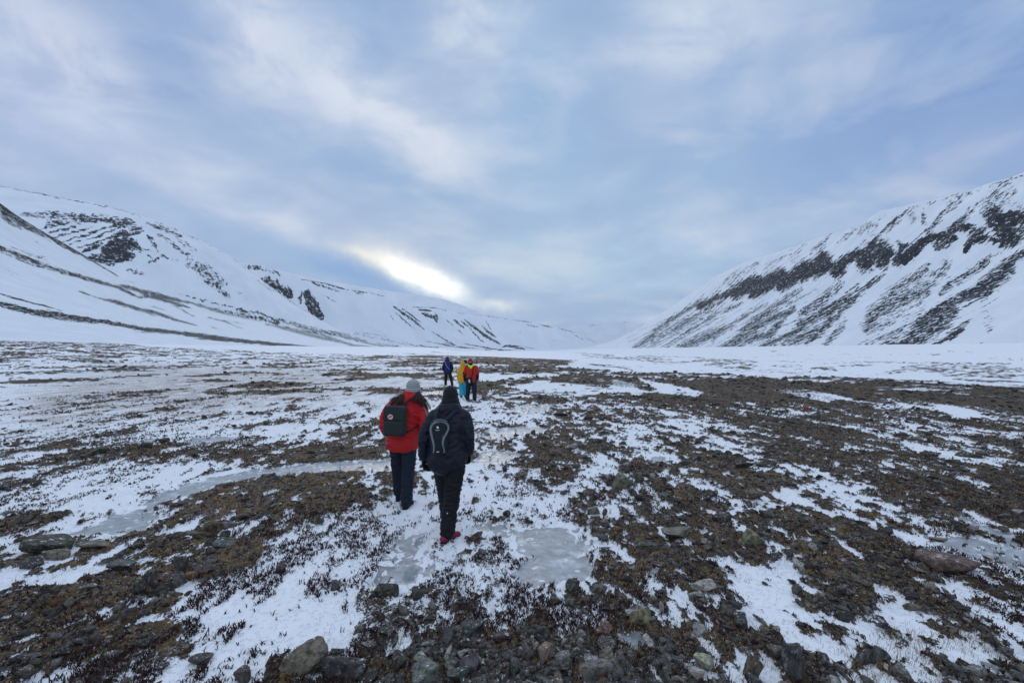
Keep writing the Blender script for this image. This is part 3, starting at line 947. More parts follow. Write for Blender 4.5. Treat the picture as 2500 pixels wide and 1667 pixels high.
# 3..6 the ridges receding up the valley
S_3 = [
    c3([(1560, 650), (1700, 672), (1790, 705)], 36, .44), c3([(1680, 735), (1760, 760), (1800, 790)], 50, .56), c3([(1740, 780), (1810, 810), (1850, 845)], 56, .76), c3([(1840, 780), (1860, 840)], 24, .6),
    c3([(1920, 810), (1915, 870), (1920, 900)], 18, .66), c3([(1960, 830), (1990, 890), (2020, 930)], 62, .78), c3([(2000, 930), (2050, 980)], 50, .72), c3([(1960, 900), (1990, 950)], 30, .6),
    c5([(420, 195), (540, 215), (640, 245), (680, 255)], 10, .5),
]
build_mountain('mountain', [
    (440, 600, 2900, 440, 2500), (520, 622, 2950, 540, 2550), (594, 644, 3000, 640, 2600), (645, 650, 3050, 700, 2650), (688, 666, 3150, 750, 2700), (739, 688, 3250, 800, 2800), (800, 730, 3400, 850, 2950), (860, 768, 3500, 910, 3100), (920, 805, 3700, 960, 3300), (980, 832, 3900, 1020, 3500), (1060, 852, 4200, 1100, 3900)],
    lambda v: 0.6 * v + 0.4 * (v * v * (3 - 2 * v)), M_far, S_3 + S_low, nu=260, nv=140, amp=9, lu=160, seed=13, foot_z=-18, smooth=3, gain=1.2, wob=4.5, teeth=4.0,
    cliffs=[c3([(1740, 780), (1810, 810), (1850, 845)], 60, .3), c3([(1960, 830), (1990, 890), (2040, 960)], 66, .3)])
S_4 = [
    c5([(410, 192), (540, 212), (640, 243), (682, 254)], 12, .52), c5([(470, 210), (560, 240), (640, 265)], 18, .40), c5([(700, 256), (800, 270), (900, 292)], 9, .45),
    c5([(720, 265), (770, 280)], 14, .35), c5([(520, 270), (620, 330)], 5, .3),
    c5([(940, 345), (1000, 390), (1060, 430), (1120, 482)], 15, .55), c5([(980, 355), (1040, 395), (1100, 440)], 11, .48), c5([(950, 380), (1020, 440), (1060, 475)], 10, .45), c5([(925, 400), (945, 430)], 8, .45),
    c5([(1160, 490), (1240, 540), (1300, 570)], 8, .4),
]
build_mountain('mountain', [
    (600, 655, 4000, 620, 3600), (680, 670, 4000, 700, 3600), (734, 681, 4000, 760, 3600), (794, 691, 4100, 830, 3650), (849, 706, 4200, 880, 3700), (879, 710, 4300, 930, 3750), (934, 721, 4400, 990, 3850), (965, 729, 4450, 1030, 3900), (985, 738, 4500, 1060, 4000), (1005, 751, 4600, 1080, 4050), (1030, 772, 4700, 1110, 4200), (1065, 797, 4900, 1140, 4350), (1110, 825, 5100, 1180, 4600), (1170, 848, 5500, 1240, 5000)],
    lambda v: 0.6 * v + 0.4 * (v * v * (3 - 2 * v)), M_far, S_4 + S_low, nu=260, nv=140, amp=9, lu=180, seed=17, foot_z=-20, smooth=3, gain=1.5, wob=2.5)
S_5 = [
    c5([(1050, 352), (1180, 354), (1250, 372)], 6, .5), c5([(1085, 368), (1160, 375)], 14, .5), c5([(1110, 390), (1180, 410), (1190, 435)], 26, .52), c5([(1180, 380), (1200, 425)], 9, .55),
    c5([(1240, 420), (1290, 460)], 7, .5), c5([(1290, 425), (1350, 475)], 12, .55), c5([(1350, 425), (1420, 480), (1490, 530), (1560, 565)], 17, .62), c5([(1330, 430), (1400, 490)], 9, .5),
    c5([(1380, 470), (1430, 530), (1470, 562)], 9, .5), c5([(1440, 450), (1500, 505), (1540, 530)], 14, .50), c5([(1475, 430), (1500, 480)], 9, .5), c5([(1310, 480), (1350, 510)], 8, .4),
    c5([(1310, 385), (1400, 393), (1460, 400)], 5, .55), c5([(1470, 402), (1560, 412), (1600, 422)], 7, .65), c5([(1620, 425), (1740, 440)], 5, .5), c5([(1700, 450), (1780, 470)], 7, .4),
    c5([(1780, 452), (1860, 470)], 7, .55), c5([(1880, 470), (1990, 500)], 5, .45), c5([(1960, 500), (2040, 545)], 6, .35), c5([(2020, 510), (2110, 560)], 6, .4), c5([(1640, 480), (1700, 520)], 5, .3),
    c5([(1850, 540), (1950, 560)], 5, .3),
]
build_mountain('mountain', [
    (880, 745, 5200, 900, 4700), (950, 747, 5200, 970, 4700), (1006, 749, 5200, 1040, 4750), (1062, 750, 5300, 1100, 4800), (1091, 757, 5400, 1140, 4850), (1121, 764, 5500, 1180, 4900), (1155, 768, 5600, 1220, 5000), (1189, 771, 5700, 1260, 5100), (1240, 779, 6000, 1310, 5300), (1300, 786, 6300, 1360, 5600),
    (1347, 796, 6500, 1400, 5800), (1376, 801, 6700, 1430, 6000), (1410, 815, 7000, 1450, 6300), (1453, 834, 7400, 1490, 6800), (1510, 848, 8000, 1540, 7500)],
    lambda v: 0.6 * v + 0.4 * (v * v * (3 - 2 * v)), M_far, S_5 + S_low, nu=260, nv=120, amp=10, lu=220, seed=19, foot_z=-22, smooth=2, gain=1.5, wob=2.5)
build_mountain('mountain', [
    (480, 640, 7200, 480, 6200), (560, 643, 7200, 560, 6200), (650, 652, 7200, 650, 6200), (720, 668, 7300, 720, 6200), (800, 686, 7300, 800, 6200), (900, 702, 7400, 900, 6300), (1000, 717, 7500, 1000, 6400), (1087, 731, 7700, 1087, 6500), (1130, 746, 7900, 1150, 6700), (1176, 766, 8100, 1200, 7000), (1240, 785, 8400, 1250, 7500), (1300, 800, 8800, 1310, 8000)],
    lambda v: v, M_far, [c5([(1240, 300), (1350, 350), (1450, 388)], 4, .35)], nu=160, nv=70, amp=10, lu=260, seed=23, foot_z=-22, smooth=3, gain=1.5, wob=2.5)
build_mountain('mountain', [
    (1300, 803, 10500, 1300, 9000), (1340, 803, 10500, 1340, 9000), (1380, 800, 10500, 1380, 9000), (1405, 797, 10500, 1405, 9000), (1432, 793, 10500, 1432, 9000), (1470, 791.5, 10500, 1470, 9000), (1500, 790, 10500, 1500, 9000), (1512, 787, 10500, 1512, 9000), (1521, 784.5, 10500, 1521, 9000), (1524, 782.5, 10500, 1524, 9000),
    (1528, 786, 10500, 1528, 9000), (1540, 789.5, 10500, 1540, 9000), (1560, 791, 10500, 1560, 9000), (1600, 784, 10500, 1600, 9000), (1640, 775, 10500, 1640, 9000), (1800, 770, 10500, 1800, 9000)],
    lambda v: 0.75 * v + .25 * v * v, M_end, [c5([(2200, 560), (2260, 545), (2300, 540)], 9, .5), c5([(2050, 458), (2150, 453)], 4, .4), c5([(2263, 436), (2275, 440)], 4, .55), c5([(2180, 555), (2240, 565)], 6, .4), c5([(2100, 500), (2300, 530)], 8, .2)],
    nu=300, nv=80, amp=22, lu=240, seed=29, foot_z=-25, smooth=0, gain=1.5, wob=2.5)

# 7 the long mountain wall on the right
RW = []
for x, y in [(1478, 857), (1485, 852), (1500, 844), (1515, 836), (1540, 820), (1560, 806), (1585, 790), (1615, 766), (1640, 748), (1672, 726), (1700, 708), (1722, 694), (1745, 676), (1775, 661), (1800, 648), (1830, 635), (1862, 626), (1895, 617), (1926, 606), (1946, 601), (1968, 592),
             (1990, 583), (2012, 577), (2035, 569), (2060, 563), (2090, 553), (2113, 541), (2122, 533), (2136, 524), (2150, 514), (2165, 512), (2200, 505), (2240, 495), (2280, 487), (2320, 478), (2345, 471), (2368, 464), (2400, 453), (2440, 441), (2470, 433), (2486, 427), (2500, 422), (2600, 390), (2800, 310), (3200, 130), (3800, -150)]:
    a, _ = ray(x, 853.0)
    D = 1600.0 / float(a)
    RW.append((x, y, D, 1250 + (x - 1250) * 0.5 * (1 + 0.0), D))
S_wall = [
    c4([(470, 825), (540, 790), (620, 755), (680, 745)], 52, .70), c4([(690, 740), (760, 700), (830, 670)], 80, .82), c4([(800, 720), (900, 670), (960, 640)], 100, .80), c4([(960, 690), (1040, 640), (1090, 600)], 80, .84),
    c4([(1080, 620), (1160, 590), (1210, 570)], 110, .82), c4([(1190, 520), (1215, 560)], 50, .8), c4([(1250, 620), (1300, 570), (1360, 530), (1420, 500)], 62, .80), c4([(1280, 640), (1310, 600)], 50, .72),
    c4([(1440, 560), (1480, 500), (1540, 480)], 110, .74), c4([(1540, 560), (1570, 500)], 80, .84), c4([(1640, 460), (1670, 470)], 40, .75), c4([(1600, 560), (1640, 500)], 40, .5),
    c4([(1620, 575), (1700, 520), (1760, 450), (1800, 430)], 66, .84), c4([(1780, 430), (1900, 410), (1960, 420)], 52, .74), c4([(1850, 470), (1920, 440)], 50, .56), c4([(1900, 390), (2000, 350), (2060, 360)], 60, .70),
    c4([(2020, 490), (2060, 420), (2120, 370)], 56, .74), c4([(2060, 440), (2150, 420), (2220, 440)], 50, .56), c4([(2190, 300), (2240, 360), (2260, 420)], 120, .86), c4([(2270, 450), (2320, 430)], 60, .80), c4([(2280, 300), (2352, 310), (2500, 300)], 90, .66), c4([(2290, 370), (2352, 380)], 60, .55), c4([(2400, 400), (2600, 380)], 140, .7),
    # screes
    c4([(70, 1085), (160, 1020), (260, 940), (360, 870), (430, 820), (520, 750)], 26, .66), c4([(110, 1080), (220, 1000), (330, 930), (430, 860)], 18, .60),
    c4([(140, 1085), (300, 980), (420, 900), (560, 820), (640, 780)], 20, .58), c4([(220, 1085), (330, 1020), (480, 930), (600, 860), (740, 790)], 30, .60), c4([(300, 1000), (420, 920), (560, 850)], 20, .52),
    c4([(300, 1088), (400, 1030), (560, 970), (650, 940), (760, 860), (880, 790)], 34, .60), c4([(390, 1060), (520, 1000), (620, 960)], 30, .66), c4([(560, 1025), (600, 970), (650, 940)], 18, .62), c4([(420, 1085), (500, 1045)], 14, .5),
    c4([(690, 1000), (780, 920), (880, 850), (990, 770), (1080, 710)], 62, .58), c4([(720, 960), (800, 890), (900, 840)], 30, .64), c4([(980, 830), (1080, 760), (1165, 715)], 22, .48),
    c4([(520, 1090), (640, 1040), (780, 960), (900, 890), (1040, 820)], 44, .64), c4([(640, 1070), (760, 1010), (900, 970), (960, 900), (1040, 830)], 48, .64), c4([(830, 1010), (900, 990), (940, 930)], 26, .56),
    c4([(1062, 905), (1090, 850), (1180, 790), (1240, 740), (1320, 670)], 66, .56), c4([(1300, 760), (1370, 710), (1420, 670)], 22, .42),
    c4([(720, 1095), (860, 1040), (1000, 980), (1120, 900), (1250, 830), (1380, 760), (1480, 680), (1560, 622)], 46, .72), c4([(930, 1085), (1020, 1020), (1100, 980), (1180, 930)], 62, .58), c4([(780, 1095), (900, 1060)], 30, .5),
    c4([(1100, 1030), (1180, 960), (1260, 880), (1330, 820), (1390, 760)], 56, .64), c4([(1190, 1070), (1230, 1010), (1290, 950), (1330, 900)], 52, .52), c4([(1060, 1080), (1110, 1050)], 20, .4),
    c4([(1450, 930), (1500, 860), (1600, 800), (1700, 770), (1790, 740)], 130, .56), c4([(1480, 870), (1540, 800), (1640, 720), (1760, 620), (1800, 570)], 90, .54), c4([(1700, 740), (1800, 680), (1880, 620), (1920, 560)], 90, .44), c4([(1450, 925), (1480, 880)], 36, .75),
    c4([(1870, 745), (1930, 690), (2020, 640), (2080, 600), (2160, 550)], 52, .60), c4([(2000, 620), (2100, 560), (2230, 500)], 26, .38),
    c4([(1530, 1060), (1680, 1020), (1800, 960), (1900, 900), (1960, 850)], 120, .64), c4([(1700, 960), (1820, 880), (1960, 790), (2060, 740)], 86, .74), c4([(2000, 780), (2120, 730), (2210, 650), (2290, 590)], 96, .74),
    c4([(2080, 700), (2200, 610), (2352, 500), (2500, 400)], 62, .66), c4([(1390, 1065), (1500, 1010), (1620, 960), (1760, 880)], 40, .48), c4([(1480, 1060), (1600, 1065), (1700, 1060)], 44, .50), c4([(1450, 975), (1560, 920), (1650, 860)], 36, .46),
    c4([(1810, 1055), (1900, 1010), (1980, 950), (2040, 890)], 56, .60), c4([(2130, 840), (2160, 900), (2140, 960)], 56, .36), c4([(2060, 1035), (2160, 1018)], 12, .4), c4([(1640, 900), (1800, 820)], 14, .5),
    # upper spurs and rim
    c4([(1108, 452), (1060, 500), (1000, 530)], 11, .62), c4([(1000, 492), (1080, 462)], 6, .5), c4([(860, 600), (920, 560), (1000, 520)], 34, .42), c4([(1020, 560), (1060, 520)], 24, .4),
    c4([(1262, 396), (1200, 450), (1115, 515)], 11, .62), c4([(1160, 520), (1230, 460)], 22, .38), c4([(1300, 382), (1400, 362), (1440, 335)], 5, .6),
    c4([(1440, 335), (1380, 380), (1270, 468)], 11, .60), c4([(1400, 400), (1450, 350), (1500, 350)], 44, .42), c4([(1470, 400), (1500, 370)], 30, .44), c4([(1500, 318), (1610, 288)], 5, .75),
    c4([(1692, 250), (1620, 310), (1560, 370), (1500, 420), (1440, 480)], 20, .68), c4([(1560, 400), (1600, 340), (1660, 290)], 24, .55), c4([(1700, 270), (1720, 320)], 60, .40), c4([(1780, 280), (1775, 330)], 30, .52), c4([(1700, 245), (1760, 240)], 8, .7),
    c4([(1770, 240), (1850, 215), (1900, 208)], 7, .8), c4([(1900, 205), (1980, 178), (2060, 155), (2110, 140)], 8, .8), c4([(2140, 130), (2250, 90), (2330, 62)], 10, .78), c4([(2330, 62), (2352, 66)], 8, .6),
    c4([(2000, 185), (1930, 240), (1870, 290)], 38, .52), c4([(1880, 300), (1830, 350), (1790, 400)], 44, .52), c4([(2280, 90), (2180, 160), (2080, 230), (2010, 260)], 12, .60), c4([(2200, 170), (2150, 220), (2130, 270), (2180, 290)], 90, .46),
    c4([(2280, 150), (2220, 230)], 70, .38), c4([(2060, 260), (2000, 310), (1940, 340)], 44, .52), c4([(2300, 240), (2400, 220)], 60, .3), c4([(640, 700), (720, 640), (800, 580), (830, 565)], 16, .56), c4([(560, 740), (640, 670), (740, 600)], 18, .45), c4([(780, 600), (830, 570)], 12, .5),
]
CL_wall = [(p, w * 1.1, min(1.0, s + .1)) for p, w, s in S_wall[:21]]


def wall_extra(px, py, UU, LL, VV, rock):
    st = gnoise(UU / 17, LL / 420, 371) + .5 * gnoise(UU / 7, LL / 260, 372)
    zone = sstep(px, 1500, 1560) * (1 - sstep(px, 1740, 1900)) * sstep(py, 690, 730) * (1 - sstep(py, 856, 862)) * (VV[None] < .62)
    rock = np.maximum(rock, zone * .62 * sstep(st, .05, .38))
    st2 = gnoise(UU / 26, LL / 500, 373)
    zone = sstep(px, 1700, 1850) * sstep(py, 700, 740) * (1 - sstep(py, 856, 862)) * (VV[None] < .5)
    return np.maximum(rock, zone * .40 * sstep(st2, .25, .5))


build_mountain('mountain', RW, lambda v: np.where(v < .55, v * (0.40 / .55) * (0.86 + .14 * v / .55), 0.40 + (v - .55) * (0.60 / .45)), M_wall, S_wall,
               nu=620, nv=330, amp=16.0, lu=95, seed=37, foot_z=-7, smooth=0, cliffs=CL_wall, extra=wall_extra, wob=7.0, gain=1.08, teeth=11.0, ridged=.5, top_amp=0.25)


def build_haze():
    m = bpy.data.materials.new('air')
    m.use_nodes = True
    N = Nodes(m.node_tree)
    v = N('ShaderNodeVolumePrincipled', {'Color': (0.80, 0.88, 1.0), 'Density': 0.000020, 'Anisotropy': 0.2})
    o = N('ShaderNodeOutputMaterial')
    m.node_tree.links.new(v.outputs[0], o.inputs['Volume'])
    x0, x1, y0, y1, z0, z1 = -26000.0, 26000.0, -1500.0, 14500.0, -60.0, 1500.0
    V = [(x, y, z) for x in (x0, x1) for y in (y0, y1) for z in (z0, z1)]
    Fc = [(0, 1, 3, 2), (4, 6, 7, 5), (0, 4, 5, 1), (2, 3, 7, 6), (0, 2, 6, 4), (1, 5, 7, 3)]
    me = bpy.data.meshes.new('haze')
    me.from_pydata(V, [], Fc)
    me.materials.append(m)
    tag(link('haze', me), kind='stuff')


build_haze()
# ------------------------------------------------------------------ stones
rng = np.random.RandomState(11)


def ico(sub):
    bm = bmesh.new()
    bmesh.ops.create_icosphere(bm, subdivisions=sub, radius=1.0)
    v = np.array([p.co[:] for p in bm.verts])
    f = np.array([[q.index for q in p.verts] for p in bm.faces])
    bm.free()
    return v, f


ICO = {k: ico(k) for k in (1, 2, 3, 4)}


def rock_shape(seed, sub, nplanes=13, rough=0.03):
    r = np.random.RandomState(seed)
    v, f = ICO[sub]
    n = r.normal(size=(nplanes, 3))
    n /= np.linalg.norm(n, axis=1)[:, None]
    off = r.uniform(.30, .78, nplanes)
    # a bedded stone: a flat top and a flat underside
    n = np.concatenate([n, [[r.uniform(-.15, .15), r.uniform(-.15, .15), 1], [0, 0, -1]]])
    off = np.concatenate([off, [r.uniform(.45, .7), .6]])
    d = v @ n.T
    with np.errstate(divide='ignore'):
        rad = np.where(d > .05, off / np.maximum(d, .05), 9).min(1)
    rad = np.minimum(rad, 1.5)
    w = rough * (gnoise(v[:, 0] * 3 + v[:, 2] * 2.2 + seed, v[:, 1] * 3 - v[:, 2] * 1.7, seed) + .6 * gnoise(v[:, 0] * 8 + v[:, 2] * 6, v[:, 1] * 8 - v[:, 2] * 5, seed + 1)) * 2
    return v * (rad * (1 + w))[:, None], f


def stone_material(name, obj_colour):
    m, N = material(name)
    P = N('ShaderNodeTexCoord').outputs['Object']
    if obj_colour:
        base = N('ShaderNodeObjectInfo').outputs['Color']
        P2 = N('ShaderNodeVectorMath', {0: P, 1: N('ShaderNodeObjectInfo').outputs['Location']}, operation='ADD').outputs[0]
        sc = 2.6
    else:
        base = N.attr('tint', 0)
        P2 = P
        sc = 34.0
    n = N.noise(P2, sc, 7.0, 0.65)
    n2 = N.noise(P2, sc * 3.2, 4.0, 0.7)
    c = N.mix(1.0, base, N.mix(N.smooth(n, .3, .7), (.38, .38, .38), (1.75, 1.72, 1.66)), 'MULTIPLY')
    c = N.mix(N.math('MULTIPLY', N.smooth(n2, .60, .66), .75), c, (0.012, 0.011, 0.011))
    if obj_colour:
        n3 = N.noise(P2, sc * 1.4, 5.0, 0.7)
        c = N.mix(N.math('MULTIPLY', N.smooth(n3, .53, .62), .55), c, (0.25, 0.245, 0.23))
        c = N.mix(N.math('MULTIPLY', N.smooth(N.noise(P2, sc * .8, 4.0, .7), .71, .75), .5), c, (0.10, 0.075, 0.02))
        nz = N('ShaderNodeSeparateXYZ', {0: N('ShaderNodeNewGeometry').outputs['Normal']}).outputs[2]
        sn = N.math('MULTIPLY', N.smooth(nz, .55, .95), N.smooth(N.noise(P2, sc * 1.1, 5.0, .7), .60, .66))
        c = N.mix(sn, c, (0.75, 0.76, 0.79))
    bump = N('ShaderNodeBump', {'Strength': 0.55, 'Distance': 0.02, 'Height': N.math('ADD', n, n2)})
    bs = N('ShaderNodeBsdfPrincipled', {'Base Color': c, 'Roughness': 0.78, 'Normal': bump.outputs[0], 'Specular IOR Level': 0.25})
    N('ShaderNodeOutputMaterial', {0: bs})
    return m


M_stone = stone_material('stone', True)
M_stones = stone_material('stone_chips', False)
PAL = {'dark grey': (.050, .044, .038), 'blue grey': (.068, .064, .059), 'green grey': (.080, .072, .060), 'brown': (.092, .068, .046), 'rust brown': (.17, .085, .042),
       'pale grey': (.27, .255, .23), 'tan': (.17, .135, .092), 'grey': (.130, .118, .100), 'black': (.022, .021, .020), 'orange': (.27, .07, .022), 'reddish': (.115, .070, .050)}

SHAPES = [mesh_from('stone', *rock_shape(100 + i, 4, 7 + i % 5, .02), M_stone, False) for i in range(16)]

# the stones one can pick out: px, py of the foot, width px, height px, colour, label
KEY = [
    (118, 1362, 122, 48, 'dark grey', 'long dark tilted slab on the upper edge of the left gravel bank', 1),
    (205, 1352, 90, 24, 'grey', 'low flat grey slab beside the long tilted slab', 2),
    (500, 1322, 60, 48, 'brown', 'upright brown boulder topping the small stone heap by the heather', 3),
    (543, 1324, 36, 34, 'dark grey', 'dark upright stone leaning on the brown boulder of the heap', 4),
    (478, 1324, 44, 22, 'brown', 'small brown stone at the foot of the stone heap', 5),
    (520, 1296, 70, 10, 'blue grey', 'thin flat slab lying behind the stone heap', 6),
    (520, 1345, 60, 14, 'blue grey', 'thin blue grey slab in front of the stone heap', 7),
    (362, 1446, 60, 46, 'dark grey', 'tall dark green-grey boulder on the lower rim of the left gravel bank', 8),
    (330, 1462, 40, 40, 'dark grey', 'squat dark stone against the tall dark boulder', 9),
    (472, 1412, 54, 34, 'blue grey', 'slanted blue grey slab on the right rim of the gravel bank', 10),
    (436, 1398, 40, 40, 'blue grey', 'blue grey block standing beside the slanted slab', 11),
    (502, 1401, 36, 21, 'dark grey', 'small dark stone with a pointed top right of the slanted slab', 12),
    (678, 1400, 50, 34, 'dark grey', 'snow-speckled dark rock alone on the white snow left of the trail', 13),
    (134, 1486, 42, 30, 'rust brown', 'rounded rusty brown stone on the left gravel bank', 14),
    (98, 1490, 38, 28, 'dark grey', 'dark angular stone beside the rounded rusty stone', 15),
    (451, 1423, 28, 16, 'rust brown', 'small orange-brown stone by the snow edge of the gravel bank', 16),
    (298, 1404, 68, 22, 'blue grey', 'flat grey slab in the middle of the left gravel bank', 17),
    (325, 1350, 46, 20, 'dark grey', 'flat dark slab ringed by snow on the gravel bank', 18),
    (200, 1448, 66, 24, 'grey', 'long narrow grey slab half sunk in the gravel', 19),
    (160, 1500, 52, 30, 'brown', 'broad brown stone half buried in the gravel bank', 20),
    (424, 1457, 26, 14, 'reddish', 'lone reddish pebble-shaped stone on snow below the gravel bank', 21),
    (110, 1374, 62, 22, 'tan', 'tan slab below the long dark slab', 22),
    (45, 1392, 60, 26, 'dark grey', 'dark rock at the upper left end of the gravel bank', 23),
    (270, 1427, 34, 20, 'green grey', 'greenish flat stone at the middle of the gravel bank', 24),
    (400, 1424, 60, 18, 'brown', 'brown plate of stone near the blue grey block', 25),
    (712, 1672, 92, 76, 'grey', 'tall pale grey rock with heather growing behind it at the bottom of the picture', 26),
    (828, 1680, 130, 66, 'dark grey', 'broad mottled grey boulder at the bottom of the picture', 27),
    (583, 1672, 60, 34, 'dark grey', 'low dark stone at the bottom edge left of the tall pale rock', 28),
    (967, 1655, 78, 52, 'dark grey', 'dark mottled boulder right of the broad mottled one', 29),
    (1032, 1682, 102, 48, 'grey', 'large grey boulder with a pale top at the bottom edge', 30),
    (1026, 1632, 52, 24, 'pale grey', 'pale block behind the boulder with a pale top', 31),
    (922, 1466, 58, 34, 'dark grey', 'lone dark rock wrapped in heather in the middle of the snow', 32),
    (1164, 1554, 52, 30, 'dark grey', 'dark leaning rock at the top of the stone field', 33),
    (1225, 1578, 88, 42, 'dark grey', 'wide dark rock behind the stone field', 34),
    (1130, 1600, 40, 26, 'brown', 'brownish angular rock on the left of the stone field', 35),
    (1144, 1655, 64, 66, 'grey', 'big upright mottled grey rock in the stone field', 36),
    (1119, 1672, 52, 34, 'green grey', 'greenish rounded stone at the bottom edge of the stone field', 37),
    (1330, 1636, 48, 48, 'tan', 'striped orange-tan stone standing in the stone field', 38),
    (1288, 1628, 36, 28, 'green grey', 'small greenish stone beside the striped tan stone', 39),
    (1330, 1582, 60, 34, 'dark grey', 'dark block at the back of the stone field', 40),
    (1254, 1658, 42, 40, 'blue grey', 'blue grey block in the stone field', 41),
    (1464, 1567, 50, 26, 'reddish', 'reddish pointed stone alone on snow right of the stone field', 42),
    (1448, 1667, 96, 56, 'grey', 'grey rock with a pale lichen cap at the bottom edge', 43),
    (1440, 1632, 40, 30, 'pale grey', 'small whitish stone on top of the stone field right of the striped one', 44),
    (1353, 1478, 50, 32, 'dark grey', 'dark rock with yellow moss below the ice puddle', 45),
    (1400, 1450, 48, 26, 'dark grey', 'dark rock beside the mossy one below the ice puddle', 46),
    (1519, 1427, 32, 22, 'brown', 'small brown block right of the ice puddle', 47),
    (1570, 1350, 54, 26, 'green grey', 'greenish flat-topped slab on the right of the ice puddle', 48),
    (1516, 1302, 22, 18, 'rust brown', 'small rusty orange stone above the greenish slab', 49),
    (1450, 1258, 42, 22, 'grey', 'grey rock above the ice puddle', 50),
    (1375, 1590, 22, 24, 'pale grey', 'upright whitish stone in the middle of the stone field', 51),
    (1568, 1545, 68, 58, 'tan', 'large tan-grey rock with deep cracks right of the stone field', 52),
    (1657, 1322, 80, 28, 'grey', 'long pale grey slab on the dark ground at the right', 53),
    (1768, 1282, 64, 30, 'dark grey', 'dark triangular rock behind the long pale slab', 54),
    (1849, 1338, 52, 28, 'tan', 'tan flat stone with an orange edge on the right bank', 55),
    (1788, 1336, 42, 18, 'dark grey', 'small dark stone left of the tan flat stone', 56),
    (1875, 1264, 52, 20, 'dark grey', 'low black-green slab above the tan stone', 57),
    (1712, 1456, 50, 28, 'pale grey', 'white angular block on the right bank', 58),
    (1692, 1470, 34, 18, 'pale grey', 'smaller white block touching the white angular one', 59),
    (1734, 1650, 58, 38, 'pale grey', 'white-topped rock at the bottom edge right of centre', 60),
    (1848, 1668, 76, 78, 'brown', 'big dark brown leaning rock at the bottom edge', 61),
    (1948, 1678, 70, 80, 'dark grey', 'tall dark rock right of the snow gap at the bottom edge', 62),
    (2160, 1630, 62, 36, 'blue grey', 'blue grey boulder on the lower right bank', 63),
    (2110, 1636, 56, 40, 'dark grey', 'dark boulder beside the blue grey boulder', 64),
    (2382, 1405, 124, 48, 'reddish', 'long low reddish brown boulder below the right ice patch', 65),
    (1850, 1226, 66, 28, 'reddish', 'reddish cracked rock on the right slope', 66),
    (1816, 1150, 46, 22, 'black', 'black pointed rock on the crest of the brown bank', 67),
    (1868, 1142, 56, 14, 'dark grey', 'long dark slab beside the black pointed rock', 68),
    (2062, 1468, 38, 30, 'blue grey', 'dark blue pyramid-shaped stone on the brown ground', 69),
    (1821, 1545, 60, 36, 'dark grey', 'flat dark rock below the white angular block', 70),
    (1526, 1200, 54, 30, 'grey', 'pale grey boulder right of the hikers', 71),
    (1500, 1190, 34, 26, 'dark grey', 'dark boulder behind the pale grey boulder right of the hikers', 72),
    (1560, 1180, 30, 28, 'dark grey', 'upright dark stone near the pale grey boulder', 73),
    (1968, 1003, 15, 13, 'orange', 'bright orange lichen-covered rock on the dark plain', 74),
    (1648, 911, 12, 7, 'black', 'small dark boulder on the rim of the terrace', 75),
    (1232, 1152, 18, 18, 'black', 'small black rock standing in the ice by the navy hiker', 76),
    (1368, 1018, 60, 14, 'black', 'low black rock hump right of the red-jacketed pair', 77),
    (228, 1112, 56, 22, 'dark grey', 'grey boulder on the dark bank at the far left', 78),
    (283, 1105, 26, 16, 'dark grey', 'pointed dark stone right of the grey boulder on the left bank', 79),
    (345, 1098, 24, 16, 'dark grey', 'dark stone at the right end of the left bank', 80),
    (232, 902, 9, 6, 'black', 'tiny black rock on the pale plain at the far left', 81),
    (425, 880, 10, 5, 'black', 'tiny black rock on the pale plain near the snow slope', 82),
    (83, 1192, 14, 14, 'dark grey', 'small dark pointed rock above the frozen stream at the left', 83),
    (1610, 1398, 50, 20, 'brown', 'brown half-buried rock on the right bank', 84),
    (2300, 1320, 40, 12, 'tan', 'thin tan slab on snow above the right ice patch', 85),
    (1725, 1340, 34, 16, 'grey', 'small grey block in front of the long pale slab', 86),
    (2390, 1120, 60, 14, 'dark grey', 'long flat slab on the far right slope', 87),
    (2000, 1340, 46, 16, 'dark grey', 'dark low slab right of the tan flat stone', 88),
    (1930, 1035, 30, 12, 'dark grey', 'dark rock below the orange one', 89),
    (1268, 1166, 26, 16, 'grey', 'grey stone on the ground just right of the navy hiker', 90),
]
STONE_GROUP = 'stones scattered over the tundra'
key_xy = []


def add_stone(x, y, w, dpt, h, rz, col, shape, label, sink=.28, tilt=0.0):
    o = bpy.data.objects.new('stone', SHAPES[shape % len(SHAPES)])
    COL.objects.link(o)
    o.location = (x, y, ground_z(x, y) + h * (0.5 - sink))
    o.scale = (w / 1.75, dpt / 1.75, h / 1.15)
    o.rotation_euler = (tilt * math.sin(rz * 3), tilt * math.cos(rz * 5), rz)
    o.color = (*col, 1)
    o['label'] = label
    o['category'] = 'stone'
    o['group'] = STONE_GROUP
    return o


_r = random.Random(4)
for px_, py_, w_, h_, c_, lab, sh in KEY:
    X, Y = on_ground(px_, py_)
    X, Y = float(X), float(Y)
    s = Y / F
    w = w_ * s * .86
    h = h_ * s * (.80 if h_ > w_ * .5 else .60)
    rz = _r.uniform(-.35, .35)
    col = tuple(v * _r.uniform(.85, 1.15) for v in PAL[c_])
    add_stone(X, Y + w * .28, w * 1.12, w * _r.uniform(.6, .85), h * 1.3, rz, col, sh, lab, sink=.24, tilt=.10)
    key_xy.append((X, Y, w))
key_xy = np.array(key_xy)


def scatter(n, ymin, ymax, power, umax=1.22):
    """positions in view, density falling with distance"""
    t = rng.uniform(0, 1, n)
    k = 1 - power
    y = (ymin ** k + t * (ymax ** k - ymin ** k)) ** (1 / k)
    x = rng.uniform(-umax, umax, n) * y
    return x, y


